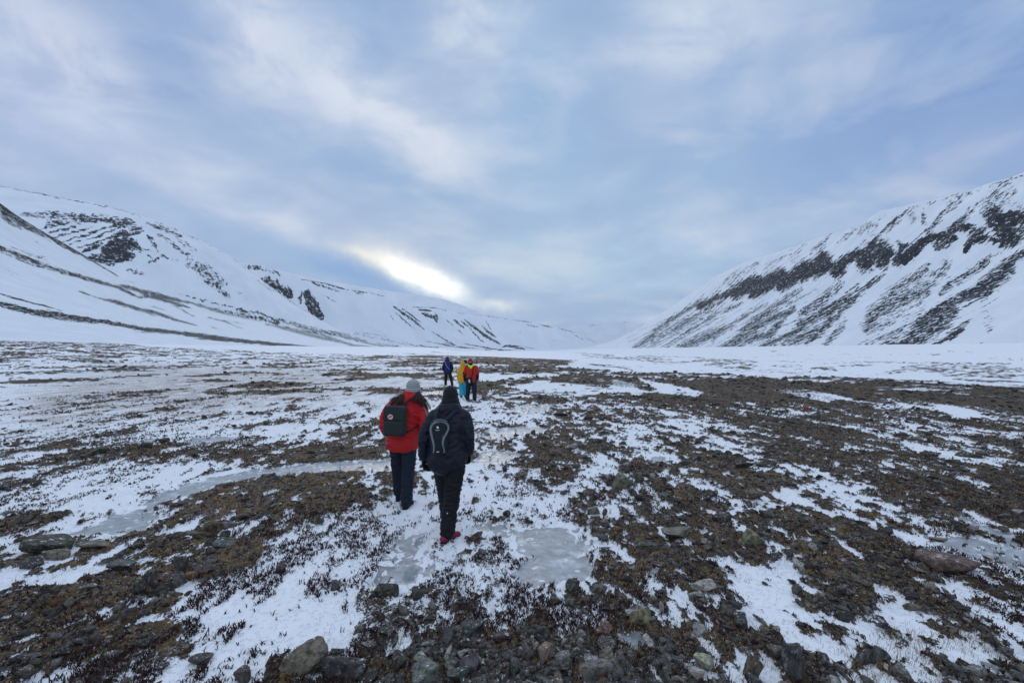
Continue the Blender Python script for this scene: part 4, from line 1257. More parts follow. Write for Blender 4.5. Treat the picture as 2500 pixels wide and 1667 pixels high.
def stone_mass():
    x, y = scatter(520000, 2.3, 75, 1.35)
    f = fields(x, y)
    clump = np.interp(fbm(x / .9, y / 1.4, 301, 3, .6), [-.45, .45], [0, 1])
    # stonier at the lower right and around the stone field, finer gravel on the left
    stony = np.interp(f['px'], [0, 900, 1300, 2500], [.40, .45, .85, .8]) * np.interp(f['py'], [860, 1050, 1667], [.8, .7, 1.0])
    field_ = poly_sd(x, y, gpoly([(940, 1660), (1000, 1595), (1070, 1565), (1170, 1535), (1330, 1545), (1440, 1575), (1480, 1620), (1600, 1700), (900, 1700)]))
    boost = sstep(field_, -.1, .1)
    pr = f['bare'] ** 1.5 * stony * (0.30 + 1.3 * clump ** 2) + boost * f['bare'] * .9
    keep = (rng.uniform(0, 1, len(x)) < pr) & (f['ice'] < .2) & (f['on'] > .5)
    x, y = x[keep], y[keep]
    z = f['z'][keep]
    b = boost[keep]
    w = 0.0115 * np.maximum(1, y / 4.5) ** .8 * (1 + rng.pareto(2.1, len(x)) * .9)
    w = np.minimum(w, 0.095 + .009 * y)
    w = np.where(b > .5, np.maximum(w, .016 + .055 * rng.uniform(0, 1, len(x)) ** 2.2), w)
    # keep clear of the picked-out stones
    d = np.hypot(x[:, None] - key_xy[None, :, 0], (y[:, None] - key_xy[None, :, 1] - key_xy[None, :, 2] * .28)).T
    ok = (d > key_xy[:, 2][:, None] * .62).all(0)
    return x[ok], y[ok], z[ok], w[ok]


COLN = ['dark grey', 'blue grey', 'green grey', 'brown', 'grey', 'black', 'tan', 'pale grey', 'rust brown', 'reddish']
COLP = np.array([.30, .16, .10, .14, .12, .06, .05, .035, .015, .02])
COLP = COLP / COLP.sum()


def region_phrase(px, py):
    if py > 1500:
        return 'in the stony ground nearest the camera'
    if px < 660 and py > 1290:
        return 'on the brown gravel bank at the left'
    if px < 920 and 1130 < py <= 1290:
        return 'on the brown bank between the stream and the trail'
    if px < 950 and py > 1290:
        return 'on the snow beside the trail'
    if 1100 < px < 1500 and 1270 < py <= 1500:
        return 'around the ice puddle'
    if px > 2150 and py > 1230:
        return 'near the right ice patch'
    if px >= 1500 and py > 1290:
        return 'on the dark stony bank right of the puddle'
    if px < 1000 and py <= 1130:
        return 'on the grassy plain left of the hikers'
    if py < 1000:
        return 'far off towards the terrace rim'
    return 'on the stony slope right of the hikers'


SHORT = []
for _k in KEY:
    _t = _k[5]
    for _p in (' on ', ' at ', ' in ', ' of ', ' beside', ' below', ' behind', ' above', ' right ', ' left ', ' near ', ' topping', ' leaning', ' lying', ' against', ' standing', ' half', ' alone', ' wrapped', ' touching', ' ringed', ' with ', ' by '):
        _t = _t.split(_p)[0]
    SHORT.append(_t)
USED = set(k[5] for k in KEY)


def unique_label(x, y, px, py, w, words_):
    d = np.hypot(key_xy[:, 0] - x, key_xy[:, 1] - y)
    reg = region_phrase(px, py)
    cand = []
    for k in np.argsort(d)[:14]:
        if len(SHORT[k].split()) < 3 or SHORT.count(SHORT[k]) > 1:
            continue
        dx, dy = x - key_xy[k, 0], y - key_xy[k, 1]
        side = ('right of' if dx > 0 else 'left of') if abs(dx) > abs(dy) else ('behind' if dy > 0 else 'in front of')
        close = 'just ' if d[k] < .35 else ('' if d[k] < .9 else 'some way ')
        cand.append(f'{words_} {close}{side} the {SHORT[k]}')
    cand += [f'{words_} {reg}']
    for c in cand:
        if c not in USED and 4 <= len(c.split()) <= 16:
            USED.add(c)
            return c
    return f'{words_} {reg}'


def build_stones():
    x, y, z, w = stone_mass()
    app = w / y
    order = np.argsort(-app)
    n_ind = 300 - len(KEY)
    ind, rest = order[:n_ind], order[n_ind:]
    for k, i in enumerate(ind):
        c = COLN[rng.choice(len(COLN), p=COLP)]
        g_ = sum(PAL[c]) / 3
        k_ = rng.uniform(.75, 1.3)
        col = tuple((v * .6 + g_ * .4) * k_ for v in PAL[c])
        flat = rng.uniform(.22, .58)
        asp = rng.uniform(.5, .95)
        word = 'flat' if flat < .33 else ('blocky' if flat > .48 else 'angular')
        size = 'largish' if app[i] > .022 else ('fist-sized' if w[i] < .10 else 'mid-sized')
        px, py = to_px(x[i], y[i], z[i])
        lab = unique_label(x[i], y[i], px, py, w[i], f'{size} {word} {c} stone')
        add_stone(x[i], y[i], w[i], w[i] * asp, w[i] * flat, rng.uniform(0, 6.28), col, rng.randint(16), lab, sink=.30, tilt=.18)
    # everything smaller: one mass
    x, y, z, w = x[rest], y[rest], z[rest], w[rest]
    n = len(x)
    ap = w / y
    V, T, Fc = [], [], []
    base = 0
    rz = rng.uniform(0, 6.28, n)
    asp = rng.uniform(.5, .95, n)
    fl = rng.uniform(.16, .55, n)
    tx, ty = rng.normal(0, .15, n), rng.normal(0, .15, n)
    ci = rng.choice(len(COLN), size=n, p=COLP)
    cols = np.array([PAL[c] for c in COLN])
    cols = cols * .6 + cols.mean(1, keepdims=True) * .4
    cols = cols[ci] * rng.uniform(.65, 1.3, (n, 1))
    arch = rng.randint(0, 12, n)
    for big in (0, 1):
        for a in range(12):
            m = (arch == a) & ((ap > .0085) == bool(big))
            if not m.any():
                continue
            sv, sf = rock_shape(200 + a, 3 if big == 2 else (2 if big else 1), 8, .03)
            S = np.stack([w[m] / 1.75, w[m] * asp[m] / 1.75, w[m] * fl[m] / 1.15], -1)
            P = sv[None] * S[:, None, :]
            P[..., 2] += P[..., 0] * tx[m][:, None] + P[..., 1] * ty[m][:, None]
            c, s = np.cos(rz[m])[:, None], np.sin(rz[m])[:, None]
            Q = np.stack([P[..., 0] * c - P[..., 1] * s, P[..., 0] * s + P[..., 1] * c, P[..., 2]], -1)
            Q += np.stack([x[m], y[m], z[m] + w[m] * fl[m] * .2], -1)[:, None]
            k = len(sv)
            idx = base + np.arange(m.sum())[:, None, None] * k + sf[None]
            V.append(Q.reshape(-1, 3))
            Fc.append(idx.reshape(-1, 3))
            T.append(np.repeat(cols[m], k, 0))
            base += m.sum() * k
    me = mesh_from('stone_chips', np.concatenate(V), np.concatenate(Fc), M_stones, False, {'tint': np.concatenate(T)})
    o = link('rubble', me)
    tag(o, 'small stones and chips strewn over the bare ground', None, None, 'stuff')
    print('stones', n, 'verts', base)


build_stones()


# ------------------------------------------------------------------ heather, dead grass, moss
def plant_material(name, c0, c1, rough=.8):
    m, N = material(name)
    t = N.attr('tint', 0)
    c = N.mix(N('ShaderNodeSeparateXYZ', {0: t}).outputs[0], c0, c1)
    bs = N('ShaderNodeBsdfPrincipled', {'Base Color': c, 'Roughness': rough, 'Specular IOR Level': 0.15})
    N('ShaderNodeOutputMaterial', {0: bs})
    return m


def spikes(name, x, y, z, L, W, lean, mat, label, az=None, seg=2):
    """each spike: a thin three-sided tapering stem bent once"""
    n = len(x)
    az = rng.uniform(0, 6.28, n) if az is None else az
    dx, dy = np.cos(az) * lean, np.sin(az) * lean
    base = np.stack([x, y, z - L * .1], -1)
    mid = base + np.stack([dx * L * .35, dy * L * .35, L * .55], -1)
    tip = base + np.stack([dx * L, dy * L, L * (1.08 - .45 * np.minimum(lean, 1.2))], -1)
    a0 = rng.uniform(0, 6.28, n)
    ring = []
    for q, (c, r) in enumerate(((base, .75), (mid, 1.0))):
        for k in range(3):
            a = a0 + k * 2.094
            ring.append(c + np.stack([np.cos(a) * W * r, np.sin(a) * W * r, 0 * a], -1))
    V = np.stack(ring + [tip], 1)     # n,7,3
    F4 = np.array([[0, 1, 4, 3], [1, 2, 5, 4], [2, 0, 3, 5]])
    F3 = np.array([[3, 4, 6], [4, 5, 6], [5, 3, 6]])
    off = (np.arange(n) * 7)[:, None, None]
    t = rng.uniform(0, 1, n)
    me = mesh_from(name, V.reshape(-1, 3), [(F4[None] + off).reshape(-1, 4), (F3[None] + off).reshape(-1, 3)], mat, False,
                   {'tint': np.repeat(np.stack([t, t, t], -1), 7, 0)})
    o = link(name, me)
    tag(o, label, None, None, 'stuff')
    return o


def build_plants():
    x, y = scatter(330000, 2.35, 26, 1.7)
    f = fields(x, y)
    cl = np.interp(fbm(x / .30, y / .55, 401, 4, .62), [-.42, .42], [0, 1])
    h = f['heath']
    pr = sstep(cl - (1 - h * 1.02), -.10, .22) * (h > .05)
    pr = pr * .75 * np.where(f['bare'] > .5, .35, 1.0) * (1 - .8 * f['soil']) + .05 * h + .10 * sstep(f['bare'], .2, .5) * (f['grass'] > 0)
    keep = (rng.uniform(0, 1, len(x)) < pr * np.interp(y, [2.3, 4.2, 6, 26], [.36, .42, .6, .85])) & (f['ice'] < .5) & (f['on'] > .5)
    x, y, z = x[keep], y[keep], f['z'][keep]
    # a sprig carries a few twigs
    k = 3
    x = np.repeat(x, k) + rng.normal(0, .008, len(x) * k)
    y = np.repeat(y, k) + rng.normal(0, .008, len(y) * k)
    z = np.repeat(z, k)
    n = len(x)
    L = rng.uniform(.018, .050, n) * np.maximum(1, y / 9)
    W = rng.uniform(.0024, .0048, n) * np.maximum(1, y / 6)
    spikes('heather', x, y, z, L, W, rng.uniform(.2, 1.1, n), plant_material('heather', (.014, .010, .011), (.070, .031, .030)), 'dark red-brown heather sprigs poking through the snow')
    print('heather', n)
    x, y = scatter(160000, 2.35, 30, 1.5)
    f = fields(x, y)
    cl = np.interp(fbm(x / .5, y / .9, 431, 4, .6), [-.42, .42], [0, 1])
    pr = sstep(f['grass'] * 1.0 + cl - 1, -.1, .3) + .05
    keep = (rng.uniform(0, 1, len(x)) < pr * .65) & (f['ice'] < .5) & (f['on'] > .5) & (f['grass'] > .02)
    x, y, z = x[keep], y[keep], f['z'][keep]
    n = len(x)
    spikes('dead_grass', x, y, z, rng.uniform(.02, .06, n) * np.maximum(1, y / 14), rng.uniform(.0008, .0016, n) * np.maximum(1, y / 7), rng.uniform(.3, 1.3, n),
           plant_material('dead_grass', (.10, .07, .03), (.36, .27, .15)), 'thin dead grass blades in the wind-blown snow', az=rng.normal(.6, .9, n))
    print('grass', n)


build_plants()
# ------------------------------------------------------------------ people
def tube(P, R, seg=18, sq=(1, 1), ref=(1, 0, 0), cap=1.0):
    """closed tapered tube through P; R radii (n) or (n,2)"""
    P = np.asarray(P, float)
    R = np.asarray(R, float)
    if R.ndim == 1:
        R = np.stack([R * sq[0], R * sq[1]], -1)
    ref = np.asarray(ref, float)
    T = np.gradient(P, axis=0)
    T /= np.linalg.norm(T, axis=1)[:, None] + 1e-12
    rings = []
    a = np.arange(seg) * 2 * math.pi / seg

    def ring(c, t, r):
        u = ref - t * (ref @ t)
        if np.linalg.norm(u) < 1e-3:
            u = np.cross(t, (0, 1, 0))
        u /= np.linalg.norm(u)
        v = np.cross(t, u)
        return c + np.cos(a)[:, None] * u * r[0] + np.sin(a)[:, None] * v * r[1]
    m0, m1 = R[0].min() * cap, R[-1].min() * cap
    for k in (80, 50, 25):
        q = math.radians(k)
        rings.append(ring(P[0] - T[0] * m0 * math.sin(q), T[0], R[0] * math.cos(q)))
    for i in range(len(P)):
        rings.append(ring(P[i], T[i], R[i]))
    for k in (25, 50, 80):
        q = math.radians(k)
        rings.append(ring(P[-1] + T[-1] * m1 * math.sin(q), T[-1], R[-1] * math.cos(q)))
    V = np.concatenate(rings)
    nr = len(rings)
    F = []
    for i in range(nr - 1):
        for j in range(seg):
            k = (j + 1) % seg
            F.append((i * seg + j, i * seg + k, (i + 1) * seg + k, (i + 1) * seg + j))
    F = [tuple(f) for f in F]
    F.append(tuple(range(seg - 1, -1, -1)))
    F.append(tuple((nr - 1) * seg + j for j in range(seg)))
    return V, F


def sm(P, R, n=10):
    """smooth a short chain into n rings (Catmull-Rom)"""
    P = np.asarray(P, float)
    R = np.asarray(R, float)
    A = np.c_[P, R if R.ndim == 2 else R[:, None]]
    E = np.concatenate([[2 * A[0] - A[1]], A, [2 * A[-1] - A[-2]]])
    out = []
    for t in np.linspace(0, len(A) - 1.0001, n):
        i = int(t)
        f = t - i
        p0, p1, p2, p3 = E[i], E[i + 1], E[i + 2], E[i + 3]
        out.append(.5 * (2 * p1 + (p2 - p0) * f + (2 * p0 - 5 * p1 + 4 * p2 - p3) * f ** 2 + (3 * p1 - p0 - 3 * p2 + p3) * f ** 3))
    out = np.array(out)
    return out[:, :3], (out[:, 3:] if R.ndim == 2 else out[:, 3])


def limb(P, R, n=12, **k):
    p, r = sm(P, R, n)
    return tube(p, r, **k)


def torso(rings, n=16, seg=28):
    """rings: (z, cx, cy, rx, ry)"""
    A = np.array(rings, float)
    p, r = sm(A[:, [1, 2, 0]], A[:, 3:5], n)
    return tube(p, np.maximum(r, .01), seg=seg, cap=.25)


def ell(c, r, seg=20):
    c = np.array(c, float)
    zz = np.linspace(-.94, .94, 9)
    P = np.stack([0 * zz + c[0], 0 * zz + c[1], c[2] + zz * r[2]], -1)
    q = np.sqrt(1 - zz ** 2)
    return tube(P, np.stack([q * r[0], q * r[1]], -1), seg=seg, cap=.2)


def box(c, r, rot=0.0):
    c = np.array(c, float)
    V = np.array([(sx * r[0], sy * r[1], sz * r[2]) for sx in (-1, 1) for sy in (-1, 1) for sz in (-1, 1)], float)
    ca, sa = math.cos(rot), math.sin(rot)
    V = np.stack([V[:, 0] * ca - V[:, 2] * sa, V[:, 1], V[:, 0] * sa + V[:, 2] * ca], -1) + c
    return V, [(0, 1, 3, 2), (4, 6, 7, 5), (0, 4, 5, 1), (2, 3, 7, 6), (0, 2, 6, 4), (1, 5, 7, 3)]


def join(prims):
    V, F, b = [], [], 0
    for v, f in prims:
        V.append(np.asarray(v))
        F += [tuple(i + b for i in q) for q in f]
        b += len(v)
    return np.concatenate(V), F


def prim_mesh(name, prims, mat, smooth=True):
    V, F = join(prims)
    me = bpy.data.meshes.new(name)
    me.from_pydata([tuple(v) for v in V], [], F)
    bm = bmesh.new()
    bm.from_mesh(me)
    bmesh.ops.recalc_face_normals(bm, faces=bm.faces)
    bm.to_mesh(me)
    bm.free()
    me.polygons.foreach_set('use_smooth', [smooth] * len(me.polygons))
    if mat:
        me.materials.append(mat)
    me.update()
    return me


def fuse(name, prims, mat, parent, voxel=.012, smooth=4, wrinkle=None, bevel=None):
    """melt overlapping closed pieces into one continuous skin"""
    me = prim_mesh(name, prims, None)
    o = bpy.data.objects.new(name, me)
    COL.objects.link(o)
    r = o.modifiers.new('r', 'REMESH')
    r.mode = 'VOXEL'
    r.voxel_size = voxel
    s = o.modifiers.new('s', 'SMOOTH')
    s.factor = .5
    s.iterations = smooth
    dg = bpy.context.evaluated_depsgraph_get()
    new = bpy.data.meshes.new_from_object(o.evaluated_get(dg))
    o.modifiers.clear()
    o.data = new
    new.name = name
    bpy.data.meshes.remove(me)
    if wrinkle:
        amp, sx, sz, seed = wrinkle
        n = len(new.vertices)
        co = np.empty(n * 3, np.float32)
        no = np.empty(n * 3, np.float32)
        new.vertices.foreach_get('co', co)
        new.vertices.foreach_get('normal', no)
        co, no = co.reshape(-1, 3).astype(float), no.reshape(-1, 3)
        w = gnoise(co[:, 0] / sx + co[:, 1] / sx * .7 + 3.1 * gnoise(co[:, 2] / (sz * 2), co[:, 0] / (sx * 3), seed + 2) * .5, co[:, 2] / sz + co[:, 1] / sx * .5, seed)
        w = -np.abs(w) * 1.5 + .45
        w = w + .4 * gnoise(co[:, 0] / sx * 2.3 - co[:, 1] / sx, co[:, 2] / sz * 2.1, seed + 1)
        co += no * (w * amp)[:, None]
        new.vertices.foreach_set('co', co.astype(np.float32).ravel())
        new.update()
    new.polygons.foreach_set('use_smooth', [True] * len(new.polygons))
    new.materials.clear()
    new.materials.append(mat)
    if parent:
        o.parent = parent
    return o


def part(name, prims, mat, parent, smooth=True):
    return link(name, prim_mesh(name, prims, mat, smooth), parent)


def cloth(name, col, rough=.75, vary=.18, sheen=.0, scale=60.0, bump=.3, stripes=None):
    m, N = material(name)
    P = N('ShaderNodeTexCoord').outputs['Object']
    n = N.noise(P, 9.0, 5.0, .6)
    f = N.noise(P, scale, 4.0, .6)
    c = N.mix(n, tuple(v * (1 - vary) for v in col), tuple(v * (1 + vary) for v in col))
    h = N.math('ADD', f, 0.0)
    if stripes:
        z = N('ShaderNodeSeparateXYZ', {0: P}).outputs[2]
        sw = N.math('SINE', N.math('MULTIPLY', z, stripes[0]))
        c = N.mix(N.smooth(sw, -.3, .5), c, stripes[1])
        h = N.math('ADD', f, N.math('MULTIPLY', sw, .8))
    b = N('ShaderNodeBump', {'Strength': bump, 'Distance': .004, 'Height': h})
    bs = N('ShaderNodeBsdfPrincipled', {'Base Color': c, 'Roughness': rough, 'Normal': b.outputs[0], 'Specular IOR Level': .28, 'Sheen Weight': sheen})
    N('ShaderNodeOutputMaterial', {0: bs})
    return m


C_skin = cloth('skin', (.42, .24, .17), .55, .08)
C_red = cloth('red_nylon', (.42, .008, .012), .62)
C_red2 = cloth('red_shell', (.40, .016, .010), .6)
C_navy = cloth('navy_shell', (.0042, .007, .016), .55)
C_black = cloth('black_cloth', (.005, .005, .0075), .7)
C_dnavy = cloth('dark_navy_trousers', (.007, .012, .024), .7)
C_blue = cloth('royal_blue', (.014, .018, .14), .6)
C_yel = cloth('yellow_shell', (.60, .29, .014), .65)
C_cyan = cloth('cyan_trousers', (.02, .34, .50), .65)
C_lime = cloth('lime_fleece', (.45, .75, .02), .7)
C_grey = cloth('grey_scarf', (.30, .32, .35), .9)
C_green = cloth('pack_green', (.020, .028, .028), .7)
C_band = cloth('pack_grey', (.15, .18, .19), .7)
C_pack = cloth('pack_black', (.008, .011, .018), .65)
C_white = cloth('white_mark', (.75, .70, .66), .6, .02)
C_pinkw = cloth('badge_cream', (.75, .50, .44), .6, .02)
C_dred = cloth('badge_red', (.20, .015, .015), .6, .02)
C_limetx = cloth('lime_mark', (.40, .62, .05), .6, .02)
C_shoe = cloth('magenta_shoe', (.22, .015, .05), .7)
C_sole = cloth('rubber', (.012, .012, .014), .7)
C_hair = cloth('brown_hair', (.045, .022, .014), .6, .3)
C_hair2 = cloth('light_brown_hair', (.16, .085, .05), .65, .3)
C_knit = cloth('grey_knit', (.22, .225, .22), .95, .1, .2, 120.0, .6, (230.0, (.36, .365, .355)))
C_bknit = cloth('black_knit', (.009, .009, .012), .95, .1, .1, 120.0, .6, (260.0, (.013, .013, .016)))
C_metal = cloth('pale_panel', (.42, .52, .66), .35)
C_eye = cloth('eye', (.03, .02, .015), .2)


def hand(w, d, n, s, size=1.0, curl=.5, glove=True):
    """w wrist, d direction of the hand, n direction the palm faces, s towards the thumb"""
    w, d, n, s = (np.array(q, float) for q in (w, d, n, s))
    d /= np.linalg.norm(d)
    s = s - d * (s @ d)
    s /= np.linalg.norm(s)
    n = np.cross(d, s) * (1 if np.cross(d, s) @ n > 0 else -1)
    k = size
    r = .0105 if glove else .0085
    pr = [tube([w - d * .02 * k, w + d * .02 * k, w + d * .055 * k, w + d * .088 * k], np.array([[.026, .020], [.033, .018], [.041, .017], [.040, .014]]) * k, ref=s)]
    for i, (off, L) in enumerate(((.030, .070), (.010, .078), (-.010, .072), (-.029, .056))):
        b = w + d * .085 * k + s * off * k
        c = curl * (1 + .18 * i)
        p1 = b + (d * math.cos(c * .5) + n * math.sin(c * .5)) * L * .42 * k
        p2 = p1 + (d * math.cos(c * 1.3) + n * math.sin(c * 1.3)) * L * .32 * k
        p3 = p2 + (d * math.cos(c * 2.0) + n * math.sin(c * 2.0)) * L * .26 * k
        pr.append(tube([b - d * .015 * k, b, p1, p2, p3], np.array([1.05, 1.05, 1.0, .92, .8]) * r * k, seg=10))
    b = w + d * .028 * k + s * .030 * k
    t1 = b + (d * .55 + s * .75 + n * .25) * .034 * k
    t2 = t1 + (d * .85 + s * .25 + n * .45) * .032 * k
    t3 = t2 + (d * .9 - s * .05 + n * .5) * .020 * k
    pr.append(tube([b - s * .02 * k, b, t1, t2, t3], np.array([1.3, 1.3, 1.15, 1.05, .85]) * r * k, seg=10))
    return pr


def foot_prims(ankle, yaw=0.0, pitch=0.0, L=.27, r=.045):
    a = np.array(ankle, float)
    d = np.array([math.sin(yaw) * math.cos(pitch), math.cos(yaw) * math.cos(pitch), -math.sin(pitch)])
    up = np.array([math.sin(yaw) * math.sin(pitch), math.cos(yaw) * math.sin(pitch), math.cos(pitch)])
    heel = a - up * (a[2] if pitch == 0 else .10) + up * .045 - d * .07
    P = [heel, heel + d * .06, heel + d * .14, heel + d * .21, heel + d * (L - .03)]
    R = np.array([[.036, .040], [.038, .046], [.040, .036], [.045, .028], [.038, .022]])
    P = [p - up * (.045 - rr[1]) for p, rr in zip(P, R)]
    P = [p + up * 0 for p in P]
    side = np.cross(d, up)
    return [tube(P, R, ref=side), tube([a + up * .03, a - up * .01, heel + d * .05 + up * .01], [r * .85, r * .9, r * .85])], (heel, d, up, side)


def sole_prims(info, L=.27):
    heel, d, up, side = info
    P = [heel - up * .040 - d * .012, heel - up * .040 + d * .06, heel - up * .040 + d * .14, heel - up * .040 + d * .20, heel - up * .040 + d * (L - .025)]
    return [tube(P, np.array([[.036, .010], [.038, .011], [.037, .011], [.046, .011], [.036, .010]]), ref=side)]


def person_root(px, py, yaw=0.0):
    X, Y = on_ground(px, py)
    for _ in range(4):
        z = ground_z(float(X), float(Y))
        X, Y = on_ground(px, py, z)
    r = bpy.data.objects.new('person', None)
    COL.objects.link(r)
    r.empty_display_size = .3
    r.location = (float(X), float(Y), z)
    r.rotation_euler = (0, 0, yaw)
    return r


def follow(name, root):
    o = bpy.data.objects.new(name, None)
    COL.objects.link(o)
    o.location = root.location
    o.rotation_euler = root.rotation_euler
    return o


def body(J, root, voxel, extra_hands=True):
    """one continuous figure: head with face, neck, trunk, arms, hands with fingers, legs, feet"""
    h = np.array(J['head'], float)
    n = np.array(J['neck'], float)
    c = np.array(J['chest'], float)
    p = np.array(J['pelvis'], float)
    pr = [tube([p + (0, 0, -.05), p + (0, 0, .04), (p + c) / 2, c, c + (0, 0, .10)], np.array([[.13, .10], [.135, .10], [.12, .095], [.14, .10], [.10, .07]])),
          tube([c + (0, 0, .06), n, h + (0, -.005, -.05)], [.06, .052, .055]),
          ell(h, (.074, .092, .108)), ell(h + (0, .035, -.065), (.050, .050, .045)),
          tube([h + (0, .085, .015), h + (0, .102, -.012), h + (0, .090, -.028)], [.010, .015, .010]),
          tube([h + (-.018, .083, -.052), h + (.018, .083, -.052)], [.009, .009]),
          tube([h + (-.04, .072, .030), h + (0, .086, .034), h + (.04, .072, .030)], [.010, .012, .010]),
          ell(h + (-.076, -.005, -.01), (.010, .020, .030), 10), ell(h + (.076, -.005, -.01), (.010, .020, .030), 10)]
    for S in 'LR':
        sh, el, wr = (np.array(J[k + S], float) for k in ('sh', 'el', 'wr'))
        pr.append(limb([c + (0, 0, .07), sh, el, wr], [.06, .055, .042, .028]))
        hd = np.array(J.get('hd' + S, (0, .1, -1)), float)
        th = np.array([0, 1, 0.]) if abs(hd[1]) < .8 else np.array([0, 0, 1.])
        inn = np.array([1., 0, 0]) * (1 if S == 'L' else -1)
        pr += hand(wr, hd, inn, th, .80, .5, False)
        hp, kn, an = (np.array(J[k + S], float) for k in ('hip', 'kn', 'an'))
        pr.append(limb([hp + (0, 0, .03), hp, kn, an], [.085, .085, .055, .038]))
        pr += foot_prims(an, J.get('yaw' + S, 0), J.get('pit' + S, 0), .25, .038)[0]
    b = fuse('body', pr, C_skin, root, voxel, 3)
    for sx in (-1, 1):
        part('eye', [ell(h + (sx * .030, .083, .008), (.011, .008, .008), 10)], C_eye, root)
    return b


def trousers(J, root, mat, voxel, R=(.125, .095, .082), wr=(.010, .09, .045, 5), hem=.09, extra=()):
    p = np.array(J['pelvis'], float)
    pr = [torso([(p[2] - .06, p[0], p[1], .15, .13), (p[2] + .02, p[0], p[1], .175, .145), (p[2] + .12, p[0], p[1], .155, .13)], 8)]
    for S in 'LR':
        hp, kn, an = (np.array(J[k + S], float) for k in ('hip', 'kn', 'an'))
        e = an + (an - kn) / np.linalg.norm(an - kn) * (an[2] * .0 + .01)
        pr.append(limb([hp + (0, 0, .02), (hp * .5 + kn * .5), kn, (kn + e) / 2, e], [R[0], (R[0] + R[1]) / 2, R[1], (R[1] + R[2]) / 2 - .004, R[2]], 16))
    return fuse('trousers', pr + list(extra), mat, root, voxel, 3, wr)


def boots(J, root, mat, sole, name='boot', shaft=.05):
    for S in 'LR':
        an = np.array(J['an' + S], float)
        pr, info = foot_prims(an, J.get('yaw' + S, 0), J.get('pit' + S, 0), .29, shaft)
        b = fuse(name, pr, mat, root, .009, 2)
        part('sole', sole_prims(info, .29), sole, b)


def strands(name, locks, mat, parent, r=.0045, n=26, spread=.02, seed=1):
    q = np.random.RandomState(seed)
    pr = []
    for P in locks:
        P = np.asarray(P, float)
        for _ in range(n):
            o = q.normal(0, spread, 3) * (1, .6, .4)
            w = q.normal(0, .006, (len(P), 3))
            PP = P + o * np.linspace(.6, 1.5, len(P))[:, None] + w
            p, rr = sm(PP, np.linspace(1, .5, len(P)) * r, 7)
            pr.append(tube(p, rr, seg=5))
    return part(name, pr, mat, parent)


def text_mark(name, s, size, mat, parent, loc, rot_y=0.0, tilt=0.0):
    cu = bpy.data.curves.new(name, 'FONT')
    cu.body = s
    cu.size = size
    cu.extrude = .0008
    cu.align_x = 'CENTER'
    cu.align_y = 'CENTER'
    t = bpy.data.objects.new(name, cu)
    COL.objects.link(t)
    dg = bpy.context.evaluated_depsgraph_get()
    me = bpy.data.meshes.new_from_object(t.evaluated_get(dg))
    bpy.data.objects.remove(t)
    me.name = name
    me.materials.clear()
    me.materials.append(mat)
    # text faces the viewer behind the wearer (towards -y)
    me.transform(Matrix.Translation(loc) @ Matrix.Rotation(rot_y, 4, 'Y') @ Matrix.Rotation(math.radians(90) + tilt, 4, 'X'))
    return link(name, me, parent)


def beanie(root, c, r, top, bottom, mat, cuff=None, voxel=.007, prims=()):
    H = top - bottom
    rings = [(bottom, r * .98), (bottom + .20 * H, r * 1.02), (bottom + .5 * H, r * 1.0), (bottom + .75 * H, r * .86), (bottom + .90 * H, r * .58), (top - .004, r * .22)]
    P = [(c[0], c[1], z) for z, _ in rings]
    R = np.array([(q * .92, q * 1.05) for _, q in rings])
    b = fuse('beanie', [tube(P, R, seg=28, cap=.2)] + list(prims), mat, root, voxel, 3, (.0025, .03, .05, 8))
    if cuff:
        z0, z1 = cuff
        k = 36
        prs = [tube([(c[0], c[1], z0 + (z1 - z0) * t) for t in (0, .2, .5, .8, 1)], np.array([(r * .98, r * 1.10), (r * 1.05, r * 1.16), (r * 1.07, r * 1.18), (r * 1.05, r * 1.16), (r * .98, r * 1.08)]), seg=k, cap=.1)]
        part('cuff', prs, mat, b)
    return b


# ---- the hiker in navy with the small dark pack, nearest the camera
s_ = .001263


def nv(cx, cy, y=0.0):
    return ((cx - 765) * s_, y, (1500 - cy) * s_)


root = person_root(1094.7, 1319)
tag(root, 'person in dark navy jacket, black beanie and magenta shoes walking nearest the camera', 'person', 'hikers walking up the valley')
J = dict(head=(0, .14, 1.572), neck=(-.005, .12, 1.45), chest=(-.02, .10, 1.25), pelvis=(-.01, .08, .92),
         shL=(-.165, .10, 1.36), elL=(-.275, .07, 1.11), wrL=(-.297, .13, .895), shR=(.15, .10, 1.36), elR=(.205, .07, 1.11), wrR=(.212, .14, .945),
         hdL=(.05, .25, -1), hdR=(-.02, .4, -1),
         hipL=(-.085, .09, .88), knL=(-.075, .24, .50), anL=(-.065, .40, .115), hipR=(.075, .07, .88), knR=(.035, .05, .50), anR=(-.01, -.01, .11), pitL=-.05, yawR=.55)
body(J, root, .009)
trousers(J, root, C_black, .011, (.118, .092, .080), (.019, .10, .05, 5))
jk = [torso([(.735, -.01, .08, .13, .12), (.79, -.018, .08, .195, .165), (.86, -.025, .08, .222, .185), (1.0, -.022, .09, .212, .18), (1.15, -.02, .10, .200, .17), (1.29, -.012, .105, .208, .155), (1.375, -.005, .11, .165, .12), (1.44, 0, .115, .095, .095)], 20),
      limb([(-.15, .10, 1.345), (-.225, .085, 1.25), (-.272, .065, 1.11), (-.285, .09, .99), (-.298, .125, .90)], [.085, .082, .073, .066, .058], 14),
      limb([(.14, .10, 1.345), (.185, .085, 1.25), (.205, .065, 1.11), (.21, .10, 1.0), (.212, .135, .945)], [.085, .082, .072, .064, .055], 14),
      torso([(1.37, 0, .10, .13, .11), (1.42, 0, .095, .135, .12), (1.47, 0, .10, .115, .11)], 8)]
jo = fuse('jacket', jk, C_navy, root, .010, 2, (.018, .13, .08, 3))
